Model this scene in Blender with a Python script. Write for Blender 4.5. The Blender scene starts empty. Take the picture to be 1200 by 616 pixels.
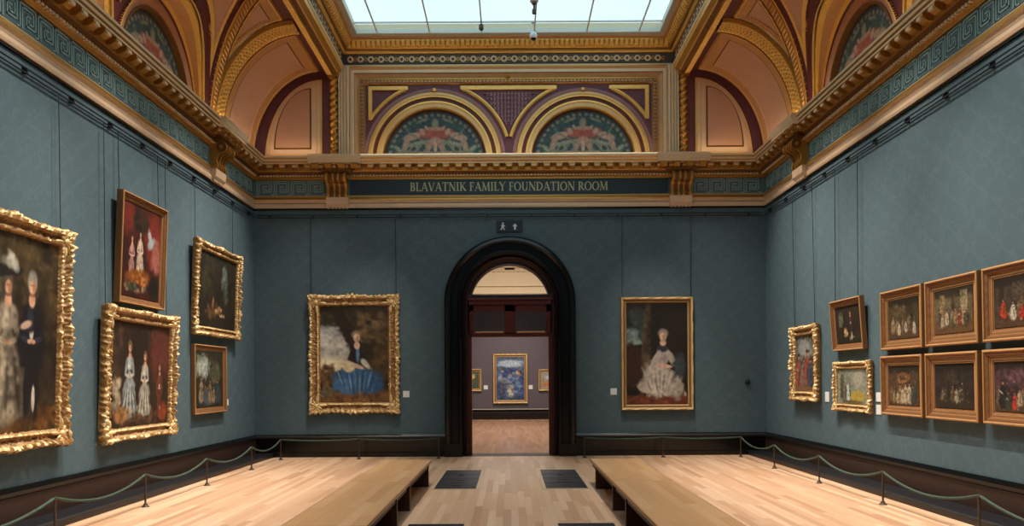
import bpy, bmesh, math, random
import numpy as np
from mathutils import Vector, Matrix, noise
random.seed(7)
PI = math.pi
SC = bpy.context.scene
COL = SC.collection

# ------------------------------------------------------------------ colour / materials
def lin(c):
    if isinstance(c, str):
        c = [int(c[i:i+2], 16)/255 for i in (0, 2, 4)]
    return tuple(((x+.055)/1.055)**2.4 if x > .04045 else x/12.92 for x in c)

class NT:
    def __init__(s, name):
        s.m = bpy.data.materials.new(name); s.m.use_nodes = True
        s.t = s.m.node_tree; s.n = s.t.nodes; s.l = s.t.links
        s.b = s.n['Principled BSDF']
    def node(s, ty, **k):
        x = s.n.new(ty)
        for a, v in k.items(): setattr(x, a, v)
        return x
    def put(s, sock, v):
        if hasattr(v, 'is_output'): s.l.new(v, sock)
        elif isinstance(v, (tuple, list)):
            v = tuple(v)
            sock.default_value = v+(1,) if len(v) == 3 and len(sock.default_value) == 4 else v
        else: sock.default_value = v
    def math(s, op, a, b=0.0, c=None, clamp=False):
        x = s.node('ShaderNodeMath', operation=op, use_clamp=clamp)
        s.put(x.inputs[0], a); s.put(x.inputs[1], b)
        if c is not None: s.put(x.inputs[2], c)
        return x.outputs[0]
    def mix(s, f, a, b, mode='MIX'):
        x = s.node('ShaderNodeMix', data_type='RGBA', blend_type=mode)
        s.put(x.inputs[0], f); s.put(x.inputs[6], a); s.put(x.inputs[7], b)
        return x.outputs[2]
    def obj(s):
        return s.node('ShaderNodeTexCoord').outputs['Object']
    def sep(s, v):
        x = s.node('ShaderNodeSeparateXYZ'); s.put(x.inputs[0], v); return x.outputs
    def comb(s, a, b, c=0.0):
        x = s.node('ShaderNodeCombineXYZ')
        s.put(x.inputs[0], a); s.put(x.inputs[1], b); s.put(x.inputs[2], c); return x.outputs[0]
    def noise(s, v, scale, detail=3, rough=.5):
        x = s.node('ShaderNodeTexNoise'); s.put(x.inputs['Vector'], v)
        x.inputs['Scale'].default_value = scale; x.inputs['Detail'].default_value = detail
        x.inputs['Roughness'].default_value = rough
        return x.outputs['Fac']
    def bump(s, h, dist=.01, st=.5):
        x = s.node('ShaderNodeBump'); x.inputs['Strength'].default_value = st
        x.inputs['Distance'].default_value = dist; s.put(x.inputs['Height'], h)
        s.l.new(x.outputs[0], s.b.inputs['Normal'])
    def done(s, rough=.5, metal=0.0, spec=.5):
        s.put(s.b.inputs['Roughness'], rough); s.put(s.b.inputs['Metallic'], metal)
        s.b.inputs['Specular IOR Level'].default_value = spec
        return s.m

def plain(name, c, rough=.6, metal=0.0, var=.18, scale=9, bump=0, spec=.5):
    t = NT(name); n = t.noise(t.obj(), scale, 4)
    c = lin(c) if isinstance(c, str) else c
    a = tuple(x*(1-var) for x in c); b = tuple(min(1, x*(1+var)) for x in c)
    t.put(t.b.inputs['Base Color'], t.mix(n, a, b))
    if bump: t.bump(t.noise(t.obj(), scale*6, 3), bump, .5)
    return t.done(rough, metal, spec)

def damask(name, base, hi):
    t = NT(name); o = t.sep(t.obj())
    u = t.math('ADD', o[0], o[1]); v = o[2]
    nz = t.noise(t.obj(), 5, 3)
    nz = t.math('MULTIPLY_ADD', nz, .42, -.21)
    u = t.math('ADD', u, nz); v = t.math('ADD', v, nz)
    k = 2*PI
    s1 = t.math('MULTIPLY', t.math('SINE', t.math('MULTIPLY', v, k/.92)), 1.25)
    A = t.math('SINE', t.math('ADD', t.math('MULTIPLY', u, k/1.1), s1))
    B = t.math('SINE', t.math('SUBTRACT', t.math('MULTIPLY', u, k/1.1), s1))
    f = t.math('ABSOLUTE', t.math('MULTIPLY', A, B))
    line = t.math('MULTIPLY', t.math('SUBTRACT', 1.0, t.math('MULTIPLY', f, 6.0), clamp=True), .65)
    s2 = t.math('MULTIPLY', t.math('SINE', t.math('MULTIPLY', v, k/.31)), .8)
    C = t.math('SINE', t.math('ADD', t.math('MULTIPLY', u, k/.42), s2))
    D = t.math('COSINE', t.math('SUBTRACT', t.math('MULTIPLY', v, k/.37), s2))
    g = t.math('ABSOLUTE', t.math('ADD', C, D))
    leaf = t.math('SUBTRACT', 1.0, t.math('MULTIPLY', g, 3.2), clamp=True)
    pat = t.math('MAXIMUM', line, t.math('MULTIPLY', leaf, .6))
    big = t.noise(t.obj(), .8, 3)
    c = t.mix(t.math('MULTIPLY', pat, .6), lin(base), lin(hi))
    c = t.mix(t.math('MULTIPLY', big, .35), c, tuple(x*.75 for x in lin(base)))
    t.put(t.b.inputs['Base Color'], c)
    r = t.math('MULTIPLY_ADD', pat, -.16, .78)
    t.bump(t.noise(t.obj(), 140, 2), .002, .3)
    t.done(.7, 0, .35); t.put(t.b.inputs['Roughness'], r)
    return t.m

def wood(name, cols, row=.09, length=1.1, rough=.42, axis=1, var=1.0, grain=.25):
    t = NT(name); o = t.sep(t.obj())
    x, y = (o[0], o[1]) if axis == 1 else (o[1], o[0])
    rx = t.math('DIVIDE', x, row); r = t.math('FLOOR', rx)
    wn = t.node('ShaderNodeTexWhiteNoise', noise_dimensions='1D'); t.put(wn.inputs['W'], r)
    yy = t.math('ADD', t.math('DIVIDE', y, length), t.math('MULTIPLY', wn.outputs['Value'], 7.3))
    c = t.math('FLOOR', yy)
    w2 = t.node('ShaderNodeTexWhiteNoise', noise_dimensions='2D'); t.put(w2.inputs['Vector'], t.comb(r, c))
    ramp = t.node('ShaderNodeValToRGB'); t.put(ramp.inputs[0], w2.outputs['Value'])
    e = ramp.color_ramp.elements
    e[0].color = lin(cols[0])+(1,); e[1].color = lin(cols[-1])+(1,)
    for i, cc in enumerate(cols[1:-1]):
        k = e.new((i+1)/(len(cols)-1)); k.color = lin(cc)+(1,)
    gv = t.comb(t.math('MULTIPLY', x, 26), t.math('MULTIPLY', y, 1.6), t.math('MULTIPLY', w2.outputs['Value'], 9))
    gn = t.noise(gv, 1.6, 4, .6)
    col = t.mix(t.math('MULTIPLY', gn, grain), ramp.outputs[0], tuple(q*.55 for q in lin(cols[0])))
    fx = t.math('ABSOLUTE', t.math('SUBTRACT', t.math('FRACT', rx), .5))
    fy = t.math('ABSOLUTE', t.math('SUBTRACT', t.math('FRACT', yy), .5))
    seam = t.math('MAXIMUM', t.math('GREATER_THAN', fx, .485), t.math('GREATER_THAN', fy, .498))
    col = t.mix(t.math('MULTIPLY', seam, .35), col, (.12, .06, .03))
    t.put(t.b.inputs['Base Color'], col)
    t.bump(gn, .001, .2)
    return t.done(rough, 0, .4)

M = {}
M['wall'] = damask('teal damask wallcovering', '4b5f66', '5b7077')
M['wall_far'] = plain('mauve grey far wall', '574f56', .8, var=.08, scale=2)
M['cream'] = plain('cream plaster', 'dccbaa', .8, var=.06, scale=4)
M['floor'] = wood('oak plank floor', ['b98d6c', 'cda280', 'd6ae8c', 'e0bb9a', 'c49874', 'd9b291'], .1, 1.5, .4)
M['floor_far'] = wood('warm plank floor', ['b58a6a', 'c4977a', 'cda184'], .1, 1.3, .25)
M['bench_top'] = wood('honey bench top', ['bf9062', 'cd9d6e', 'c69466', 'd6a87a'], .13, 2.2, .38, grain=.35)
M['bench_leg'] = plain('mahogany bench panel', '35190f', .45, var=.25, scale=5)
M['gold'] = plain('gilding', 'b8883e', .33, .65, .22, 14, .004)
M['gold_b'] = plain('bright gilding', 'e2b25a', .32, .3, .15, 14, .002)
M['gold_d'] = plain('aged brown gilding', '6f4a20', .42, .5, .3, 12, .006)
M['stone'] = plain('painted gilt moulding', 'cbab8a', .5, .1, .1, 6)
M['stone_l'] = plain('pale buff moulding', 'cfb691', .55, .05, .1, 6)
M['tan'] = plain('tan plaster', 'b3814f', .6, .1, .14, 7)
M['pink'] = plain('salmon plaster', 'b3866a', .75, 0, .1, 3)
M['maroon'] = plain('deep maroon paint', '5a2420', .6, 0, .15, 6)
M['maroon_p'] = plain('plum maroon paint', '5c2f36', .6, 0, .2, 8)
M['gilt_buff'] = plain('warm buff gilding', 'cfa86c', .5, .12, .12, 10)
M['mauve'] = plain('mauve stencil paint', '8a6268', .65, 0, .3, 30)
M['frieze'] = plain('sea green frieze paint', '4c6264', .65, 0, .1, 5)
M['key'] = plain('pale green key line', '86a09b', .6, 0.05, .15, 9)
M['band'] = plain('dark blue green name band', '16292f', .45, 0, .15, 5)
M['letters'] = plain('pale gilt letters', 'aeb389', .5, .1, .05)
M['black'] = plain('black stained wood', '050505', .22, 0, .3, 6)
M['black_b'] = plain('black brown skirting', '120d0c', .35, 0, .25, 4)
M['brown_b'] = plain('dark brown skirting face', '2c1a13', .5, 0, .3, 3)
M['plinth'] = plain('blue black plinth', '0c0c11', .45, 0, .25, 4)
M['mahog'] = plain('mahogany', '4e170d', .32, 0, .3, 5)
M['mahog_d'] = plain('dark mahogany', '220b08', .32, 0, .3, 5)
M['iron'] = plain('dark bronze metal', '4a3e32', .45, .5, .2, 12)
M['rail'] = plain('black steel rail', '0e171c', .6, .2, .1)
M['rope'] = plain('grey green rope', '35493b', .8, 0, .25, 60, .003)
M['grille'] = plain('dark grey floor grille', '34353a', .5, .5, .12)
M['grille_f'] = plain('pale grille border', 'c9ad8c', .5, .1, .1)
M['white'] = plain('white card', 'd8d8d4', .7, 0, .03)
M['sign'] = plain('black sign face', '0b1319', .4, 0, .05)
M['slot'] = plain('black slot', '08080a', .8, 0, .1)
M['bar'] = plain('grey green glazing bar', 'c9cdc4', .6, 0, .05)
M['sill'] = plain('light grey sill', 'a9a396', .6, 0, .1)
M['teal_dark'] = plain('dark rosette band', '4a4034', .6, .1, .3, 20)
M['camwhite'] = plain('white plastic', 'd9dcdd', .4, 0, .03)

def glassmat():
    t = NT('clear laylight glass')
    tr = t.node('ShaderNodeBsdfTransparent'); tr.inputs[0].default_value = (.86, .95, .97, 1)
    gl = t.node('ShaderNodeBsdfGlossy'); gl.inputs[1].default_value = .25; gl.inputs[0].default_value = (.8, .85, .88, 1)
    mx = t.node('ShaderNodeMixShader'); mx.inputs[0].default_value = .05
    t.l.new(tr.outputs[0], mx.inputs[1]); t.l.new(gl.outputs[0], mx.inputs[2])
    t.l.new(mx.outputs[0], t.n['Material Output'].inputs[0]); return t.m
M['glass'] = glassmat()
def darkglass():
    t = NT('smoked wired glass')
    tr = t.node('ShaderNodeBsdfTransparent'); tr.inputs[0].default_value = (.42, .41, .39, 1)
    gl = t.node('ShaderNodeBsdfGlossy'); gl.inputs[1].default_value = .2; gl.inputs[0].default_value = (.5, .5, .5, 1)
    mx = t.node('ShaderNodeMixShader'); mx.inputs[0].default_value = .06
    t.l.new(tr.outputs[0], mx.inputs[1]); t.l.new(gl.outputs[0], mx.inputs[2])
    t.l.new(mx.outputs[0], t.n['Material Output'].inputs[0]); return t.m
M['smoked'] = darkglass()
def paintmat():
    t = NT('oil paint'); a = t.node('ShaderNodeVertexColor', layer_name='paint')
    n = t.noise(t.obj(), 60, 3)
    c = t.mix(t.math('MULTIPLY', n, .25), a.outputs['Color'], (.03, .02, .012))
    t.put(t.b.inputs['Base Color'], c); t.bump(n, .002, .3)
    return t.done(.6, 0, .25)
M['paint'] = paintmat()

# ------------------------------------------------------------------ mesh helpers
class MB:
    def __init__(s): s.v = []; s.f = []; s.m = []
    def add(s, vs, fs, mi=0):
        o = len(s.v); s.v += [tuple(map(float, v)) for v in vs]
        s.f += [tuple(i+o for i in f) for f in fs]; s.m += [mi]*len(fs); return s
    def box(s, x0, x1, y0, y1, z0, z1, mi=0):
        vs = [(x, y, z) for x in (x0, x1) for y in (y0, y1) for z in (z0, z1)]
        return s.add(vs, [(0, 1, 3, 2), (4, 6, 7, 5), (0, 4, 5, 1), (2, 3, 7, 6), (0, 2, 6, 4), (1, 5, 7, 3)], mi)
    def quad(s, a, b, c, d, mi=0): return s.add([a, b, c, d], [(0, 1, 2, 3)], mi)
    def tube(s, pts, r, n=8, mi=0, cap=True):
        pts = [Vector(p) for p in pts]; vs = []; fs = []
        rr = r if isinstance(r, (list, tuple)) else [r]*len(pts)
        up = Vector((0, 0, 1))
        for i, p in enumerate(pts):
            d = (pts[min(i+1, len(pts)-1)]-pts[max(i-1, 0)]).normalized()
            a = d.cross(up)
            if a.length < .05: a = d.cross(Vector((1, 0, 0)))
            a.normalize(); b = d.cross(a)
            for k in range(n):
                t = 2*PI*k/n; vs.append(p+(a*math.cos(t)+b*math.sin(t))*rr[i])
        for i in range(len(pts)-1):
            for k in range(n):
                k2 = (k+1) % n; fs.append((i*n+k, i*n+k2, (i+1)*n+k2, (i+1)*n+k))
        if cap: fs += [tuple(range(n)), tuple(range((len(pts)-1)*n, len(pts)*n))]
        return s.add(vs, fs, mi)
    def lathe(s, prof, c=(0, 0, 0), n=16, mi=0):
        vs = []; fs = []
        for r, z in prof:
            for k in range(n):
                t = 2*PI*k/n; vs.append((c[0]+r*math.cos(t), c[1]+r*math.sin(t), c[2]+z))
        for i in range(len(prof)-1):
            for k in range(n):
                k2 = (k+1) % n; fs.append((i*n+k, i*n+k2, (i+1)*n+k2, (i+1)*n+k))
        fs += [tuple(range(n)), tuple(range((len(prof)-1)*n, len(prof)*n))]
        return s.add(vs, fs, mi)
    def prism(s, poly, f0, f1, mi=0):
        """poly: list of 2-D points; f0/f1 map a 2-D point to 3-D for the two ends"""
        n = len(poly); vs = [f0(p) for p in poly]+[f1(p) for p in poly]
        fs = [tuple(range(n)), tuple(range(n, 2*n))]+[(i, (i+1) % n, n+(i+1) % n, n+i) for i in range(n)]
        return s.add(vs, fs, mi)
    def grid(s, P, mi=0):
        nu, nv = len(P), len(P[0]); vs = [p for r in P for p in r]
        fs = [(i*nv+j, i*nv+j+1, (i+1)*nv+j+1, (i+1)*nv+j) for i in range(nu-1) for j in range(nv-1)]
        return s.add(vs, fs, mi)
    def build(s, name, mats, parent=None, smooth=False, bevel=0):
        me = bpy.data.meshes.new(name); me.from_pydata(s.v, [], s.f)
        for m in (mats if isinstance(mats, (list, tuple)) else [mats]):
            me.materials.append(M[m] if isinstance(m, str) else m)
        me.polygons.foreach_set('material_index', s.m)
        if smooth: me.polygons.foreach_set('use_smooth', [True]*len(me.polygons))
        bm = bmesh.new(); bm.from_mesh(me); bmesh.ops.recalc_face_normals(bm, faces=bm.faces); bm.to_mesh(me); bm.free()
        me.update()
        o = bpy.data.objects.new(name, me); COL.objects.link(o)
        if parent: o.parent = parent
        if bevel:
            b = o.modifiers.new('bevel', 'BEVEL'); b.width = bevel; b.segments = 2; b.limit_method = 'ANGLE'
        return o

def tag(o, label, cat, group=None):
    o['label'] = label; o['category'] = cat
    if group: o['group'] = group
    return o
def thing(name, label, cat, loc=(0, 0, 0), rot=(0, 0, 0), group=None):
    o = bpy.data.objects.new(name, None); COL.objects.link(o)
    o.location = loc; o.rotation_euler = rot; o.empty_display_size = .1
    return tag(o, label, cat, group)
def structure(o): o['kind'] = 'structure'; return o
def dup(root, loc, rot, label, group=None):
    r = root.copy(); COL.objects.link(r); r.location = loc; r.rotation_euler = rot; r['label'] = label
    if group: r['group'] = group
    for ch in list(root.children):
        c = ch.copy(); COL.objects.link(c); c.parent = r
        for g in list(ch.children):
            d = g.copy(); COL.objects.link(d); d.parent = c
    return r

# ------------------------------------------------------------------ room dimensions
W, YB, YF = 6.0, 17.4, -2.5
ZT = 6.95          # cornice top

# floors
b = MB(); b.quad((-W, YF, 0), (W, YF, 0), (W, YB, 0), (-W, YB, 0)); structure(b.build('floor', 'floor'))
b = MB(); b.box(-1.2, 1.2, YB-.04, 18.02, -.05, .008); structure(b.build('trim_8', 'mahog_d'))
b = MB(); b.quad((-5, 18.0, 0), (5, 18.0, 0), (5, 34, 0), (-5, 34, 0)); structure(b.build('floor_far', 'floor_far'))

# side walls and rear wall
for nm, x in (('wall_left', -W), ('wall_right', W)):
    b = MB(); s = 1 if x > 0 else -1
    b.box(min(x, x+s*.3), max(x, x+s*.3), YF, YB+.3, 0, ZT)
    structure(b.build(nm, 'wall'))
b = MB(); b.box(-W, W, YF-.3, YF, 0, 9.8); structure(b.build('wall_front', 'wall'))

# back wall with arched opening
b = MB(); R0 = 1.2; CZ = 3.6; n = 32
def arch(r, cz=CZ, n=n, foot=0.0):
    return [(r, foot)]+[(r*math.cos(PI*i/n), cz+r*math.sin(PI*i/n)) for i in range(n+1)]+[(-r, foot)]
for y in (YB, YB+.6):
    b.quad((-W, y, 0), (-R0, y, 0), (-R0, y, CZ), (-W, y, CZ)); b.quad((W, y, 0), (R0, y, 0), (R0, y, CZ), (W, y, CZ))
    A = [(R0*math.cos(PI*i/n), CZ+R0*math.sin(PI*i/n)) for i in range(n+1)]
    for p, q in zip(A, A[1:]):
        b.quad((p[0], y, p[1]), (q[0], y, q[1]), (q[0], y, ZT), (p[0], y, ZT))
    b.quad((-W, y, CZ), (-R0, y, CZ), (-R0, y, ZT), (-W, y, ZT)); b.quad((W, y, CZ), (R0, y, CZ), (R0, y, ZT), (W, y, ZT))
structure(b.build('wall_back', 'wall'))

# ------------------------------------------------------------------ doorway
def arch_sweep(b, prof, cz=CZ, mi=0, n=40):
    """prof: closed list of (r, y)"""
    stations = [('f', 0, 0), ('f', 0, cz)]+[('a', PI*i/n, 0) for i in range(1, n)]+[('g', 0, cz), ('g', 0, 0)]
    P = []
    for k, a, z in stations:
        row = []
        for r, y in prof+[prof[0]]:
            if k == 'f': row.append((r, y, z))
            elif k == 'g': row.append((-r, y, z))
            else: row.append((r*math.cos(a), y, cz+r*math.sin(a)))
        P.append(row)
    b.grid(P, mi)
door = structure(thing('door_1', 'tall round-arched black doorway in the end wall', 'doorway', (0, 0, 0)))
del door['label'], door['category']
b = MB()
arch_sweep(b, [(1.53, YB+.01), (1.53, YB-.10), (1.49, YB-.14), (1.43, YB-.15), (1.39, YB-.11), (1.37, YB-.07), (1.22, YB-.06),
               (1.20, YB-.09), (1.16, YB-.09), (1.13, YB-.04), (1.12, YB+.02), (1.12, YB+.3), (1.3, YB+.3)])
b.box(1.12, 1.54, YB-.16, YB+.02, 0, .3); b.box(-1.54, -1.12, YB-.16, YB+.02, 0, .3)
b.build('arch_surround', 'black', door, smooth=False)
b = MB()
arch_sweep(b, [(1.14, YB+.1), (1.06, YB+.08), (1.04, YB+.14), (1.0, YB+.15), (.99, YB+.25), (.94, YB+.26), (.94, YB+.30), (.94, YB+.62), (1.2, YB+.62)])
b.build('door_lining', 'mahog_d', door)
b = MB(); y0, y1 = YB+.2, YB+.32
b.box(-.98, .98, y0-.05, y1, 3.56, 3.66); b.box(-1.0, 1.0, y0-.09, y1, 3.66, 3.72); b.box(-1.0, 1.0, y0-.06, y1, 3.72, 3.80, 1)
b.build('transom_rail', ['mahog', 'mahog_d'], door, bevel=.01)
b = MB()
for x0, x1 in ((-.96, -.86), (-.13, .13), (.86, .96)): b.box(x0, x1, y0, y1, 2.86, 3.56)
b.box(-.96, .96, y0, y1, 3.40, 3.56); b.box(-.96, .96, y0, y1, 2.80, 2.90)
for sx in (-1, 1): b.box(sx*.495-.33, sx*.495+.33, y0-.015, y0+.01, 2.90, 2.935, 1)
b.build('transom_frame', ['mahog', 'tan'], door, bevel=.008)
for sx in (-1, 1):
    b = MB(); b.box(sx*.495-.37, sx*.495+.37, y0+.05, y0+.06, 2.9, 3.40); b.build('transom_pane', 'smoked', door)
b = MB(); b.box(-.12, .12, YB+.5, YB+.56, 4.44, 4.49); b.build('keystone_clip', 'iron', door)
for sx in (-1, 1):
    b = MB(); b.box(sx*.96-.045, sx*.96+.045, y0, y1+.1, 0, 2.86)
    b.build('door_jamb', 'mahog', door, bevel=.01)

# ------------------------------------------------------------------ far room through the doorway
YR = 33.9
b = MB()
b.box(-5, 5, YR, YR+.2, 0, 5.5); structure(b.build('wall_far', 'wall_far'))
b = MB(); b.box(-5.2, -5, 18, YR, 0, 5.5); structure(b.build('wall_far_left', 'wall_far'))
b = MB(); b.box(5, 5.2, 18, YR, 0, 5.5); structure(b.build('wall_far_right', 'wall_far'))
b = MB(); b.box(-5, 5, YR-.02, YR+.2, 5.5, 8.2); b.box(-5.2, -5, 18, YR, 5.5, 8.2); b.box(5, 5.2, 18, YR, 5.5, 8.2)
b.box(-5, 5, 18, YR, 8.2, 8.4); b.box(-6, 6, 18.0, 18.1, 5.5, 8.2); structure(b.build('ceiling_far', 'cream'))
b = MB()
for z0, z1, d in ((5.5, 5.62, .1), (5.7, 5.74, .16), (6.05, 6.08, .1), (6.9, 6.96, .1), (7.02, 7.1, .22)):
    b.box(-5, 5, YR-d, YR, z0, z1)
for i in range(44):
    x = -4.9+i*.228; b.box(x, x+.1, YR-.13, YR, 6.72, 6.86)
structure(b.build('trim_9', 'cream'))
b = MB(); b.prism([(0, 0), (.42, 0), (.42, .3), (.34, .36), (.05, .44), (0, .44)], lambda p: (-5, YR-p[0], p[1]), lambda p: (5, YR-p[0], p[1]))
b.box(-5, 5, YR-.36, YR-.05, .44, .47, 1)  # pale strip paints the lit look onto the skirting top
structure(b.build('baseboard_far', ['black_b', 'sill']))

# ------------------------------------------------------------------ skirting and plinth
def side_profile(name, prof, mats, mi, s, ya, yb):
    b = MB(); 
    for (p, q), k in zip(zip(prof, prof[1:]), mi):
        b.quad((s*(W-p[0]), ya, p[1]), (s*(W-q[0]), ya, q[1]), (s*(W-q[0]), yb, q[1]), (s*(W-p[0]), yb, p[1]), k)
    return b
BP = [(0, .53), (.03, .53), (.055, .50), (.075, .475), (.075, .43), (.05, .41), (.05, .10), (.43, .10), (.45, .085), (.45, 0)]
BI = [0, 0, 0, 1, 0, 2, 3, 3, 3]
for s, nm in ((-1, 'baseboard_left'), (1, 'baseboard_right')):
    structure(side_profile(nm, BP, None, BI, s, YF, YB).build(nm, ['black', 'black_b', 'brown_b', 'plinth']))
BB = [(0, .53), (.03, .53), (.055, .50), (.075, .475), (.075, .43), (.05, .41), (.05, .12), (.055, .1), (.055, 0)]
b = MB()
for sx in (-1, 1):
    for (p, q), k in zip(zip(BB, BB[1:]), [0, 0, 1, 1, 0, 0, 0, 0]):
        b.quad((sx*1.53, YB-p[0], p[1]), (sx*1.53, YB-q[0], q[1]), (sx*W, YB-q[0], q[1]), (sx*W, YB-p[0], p[1]), k)
structure(b.build('baseboard_back', ['black', 'black_b']))

# ------------------------------------------------------------------ cornice: profile swept round three sides
def loop3(b, prof, mats, hx=W, yb=YB, ya=YF):
    """prof (d, z): left side, back, right side with mitred corners"""
    def ring(p):
        d, z = p
        return [(-(hx-d), ya, z), (-(hx-d), yb-d, z), (hx-d, yb-d, z), (hx-d, ya, z)]
    for (p, q), k in zip(zip(prof, prof[1:]), mats):
        A, B = ring(p), ring(q)
        for i in range(3): b.quad(A[i], A[i+1], B[i+1], B[i], k)
cor = None
b = MB()
loop3(b, [(0, 5.82), (.05, 5.82), (.06, 5.86), (.05, 5.92), (.03, 5.94), (.04, 5.98), (.07, 6.01), (.06, 6.04), (.03, 6.06), (.03, 6.10), (.015, 6.12)],
      [0, 0, 0, 2, 0, 0, 1, 2, 1, 0])
cor = structure(b.build('trim_1', ['stone', 'gold', 'gold_d']))
b = MB(); loop3(b, [(.012, 6.12), (.012, 6.48)], [0]); b.build('frieze', 'frieze', cor)
b = MB(); loop3(b, [(0, 5.785), (.03, 5.785), (.03, 5.82)], [0, 0]); b.build('painted_shadow_line', 'black', cor)  # black strip painted in for the shadow line under the moulding
b = MB()
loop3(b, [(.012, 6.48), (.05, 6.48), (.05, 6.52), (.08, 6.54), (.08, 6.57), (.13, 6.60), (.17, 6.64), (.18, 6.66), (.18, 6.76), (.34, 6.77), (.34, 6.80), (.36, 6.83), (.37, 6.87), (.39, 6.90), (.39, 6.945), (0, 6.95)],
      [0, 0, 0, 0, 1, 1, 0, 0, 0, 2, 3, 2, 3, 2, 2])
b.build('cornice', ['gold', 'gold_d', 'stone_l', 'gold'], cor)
# modillion row (one pattern) and bead row
b = MB()
def mod(b, d0, d1, z0, z1, u, w, side):
    if side == 'b': b.box(u-w/2, u+w/2, YB-d1, YB-d0, z0, z1)
    elif side == 'l': b.box(-W+d0, -W+d1, u-w/2, u+w/2, z0, z1)
    else: b.box(W-d1, W-d0, u-w/2, u+w/2, z0, z1)
def modil(b, u, side):
    w = .15
    prof = [(.18, 6.66), (.25, 6.66), (.30, 6.69), (.335, 6.72), (.335, 6.77), (.18, 6.77)]
    if side == 'b': f0 = lambda p: (u-w/2, YB-p[0], p[1]); f1 = lambda p: (u+w/2, YB-p[0], p[1])
    elif side == 'l': f0 = lambda p: (-W+p[0], u-w/2, p[1]); f1 = lambda p: (-W+p[0], u+w/2, p[1])
    else: f0 = lambda p: (W-p[0], u-w/2, p[1]); f1 = lambda p: (W-p[0], u+w/2, p[1])
    b.prism(prof, f0, f1)
for i in range(-19, 20): modil(b, i*.29, 'b')
for i in range(66):
    for s_ in 'lr': modil(b, 16.9-i*.29, s_)
b.build('dentil_row', 'gold', cor)
b = MB()
for i in range(-19, 20): mod(b, .3, .345, 6.70, 6.725, i*.29, .11, 'b')
for i in range(66):
    for s_ in 'lr': mod(b, .29, .35, 6.695, 6.73, 16.9-i*.29, .10, s_)
b.build('dentil_tip_glints', 'stone_l', cor)  # pale boxes painted in for the light caught on the modillion tips
b = MB()
def beads(b, d0, d1, z0, z1, pitch, w):
    k = int(5.8/pitch)
    for i in range(-k, k+1): mod(b, d0, d1, z0, z1, i*pitch, w, 'b')
    y = 17.25
    while y > 2:
        for s_ in 'lr': mod(b, d0, d1, z0, z1, y, w, s_)
        y -= pitch
beads(b, .07, .13, 6.545, 6.575, .075, .045)
b.build('bead_row', 'stone_l', cor)

# consoles and projecting cornice breaks
CONS = [('b', -4.0), ('b', 4.0), ('l', 15.1), ('r', 15.1), ('l', 7.3), ('r', 7.3)]
def sidemap(side, u0):
    # local (u, d, z) -> world
    if side == 'b': return lambda u, d, z: (u0+u, YB-d, z)
    if side == 'l': return lambda u, d, z: (-W+d, u0+u, z)
    return lambda u, d, z: (W-d, u0-u, z)
for side, u0 in CONS:
    f = sidemap(side, u0)
    b = MB()
    pr = [(0, 6.60), (.26, 6.60), (.31, 6.57), (.34, 6.52), (.345, 6.46), (.32, 6.41), (.27, 6.375), (.21, 6.35), (.165, 6.30), (.145, 6.23), (.15, 6.18), (.17, 6.14), (.165, 6.08), (.14, 6.05), (.0, 6.05)]
    for i, (a, c) in enumerate([(-.24, -.18), (-.18, -.08), (-.08, -.04), (-.04, .04), (.04, .08), (.08, .18), (.18, .24)]):
        k = 1.0 if i % 2 == 0 else .86
        b.prism([(d*k, z) for d, z in pr], lambda p, a=a: f(a, p[0], p[1]), lambda p, c=c: f(c, p[0], p[1]), 0 if i % 2 == 0 else 1)
    # volute discs on both flanks
    for s in (-1, 1):
        cd, cz, r = .25, 6.475, .1
        P = [(cd+r*math.cos(t*PI/8), cz+r*math.sin(t*PI/8)) for t in range(16)]
        b.prism(P, lambda p: f(s*.235, p[0], p[1]), lambda p: f(s*.262, p[0], p[1]), 1)
        P = [(cd+.04*math.cos(t*PI/5), cz+.04*math.sin(t*PI/5)) for t in range(10)]
        b.prism(P, lambda p: f(s*.25, p[0], p[1]), lambda p: f(s*.28, p[0], p[1]), 0)
    # foot block with drops
    b.prism([(0, 5.84), (.1, 5.84), (.14, 5.90), (.15, 6.05), (0, 6.05)], lambda p: f(-.26, p[0], p[1]), lambda p: f(.26, p[0], p[1]), 2)
    for i in range(6):
        u = -.21+i*.084
        b.prism([(.02, 5.80), (.1, 5.80), (.1, 5.85), (.02, 5.85)], lambda p: f(u-.025, p[0], p[1]), lambda p: f(u+.025, p[0], p[1]), 2)
    b.build('scroll_console', ['gold', 'gold_d', 'stone'], cor)
    b = MB()
    br = [(0, 6.575), (.14, 6.575), (.24, 6.60), (.30, 6.66), (.30, 6.765), (.45, 6.77), (.45, 6.80), (.47, 6.83), (.48, 6.87), (.49, 6.90), (.49, 6.955), (0, 6.96)]
    b.prism([p for p in br[:4]]+[(0, 6.66)], lambda p: f(-.36, p[0], p[1]), lambda p: f(.36, p[0], p[1]), 1)
    b.prism([(0, 6.66), (.28, 6.66), (.28, 6.765), (0, 6.765)], lambda p: f(-.42, p[0], p[1]), lambda p: f(.42, p[0], p[1]), 1)
    b.prism([(0, 6.765)]+br[5:], lambda p: f(-.6, p[0], p[1]), lambda p: f(.6, p[0], p[1]), 2)
    for i in range(4):
        u = -.45+i*.3; w = .08
        b.prism([(.28, 6.66), (.36, 6.67), (.43, 6.72), (.43, 6.77), (.28, 6.77)], lambda p: f(u-w, p[0], p[1]), lambda p: f(u+w, p[0], p[1]), 0)
    b.build('cornice_break', ['gold', 'gold_d', 'stone_l'], cor)

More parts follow.
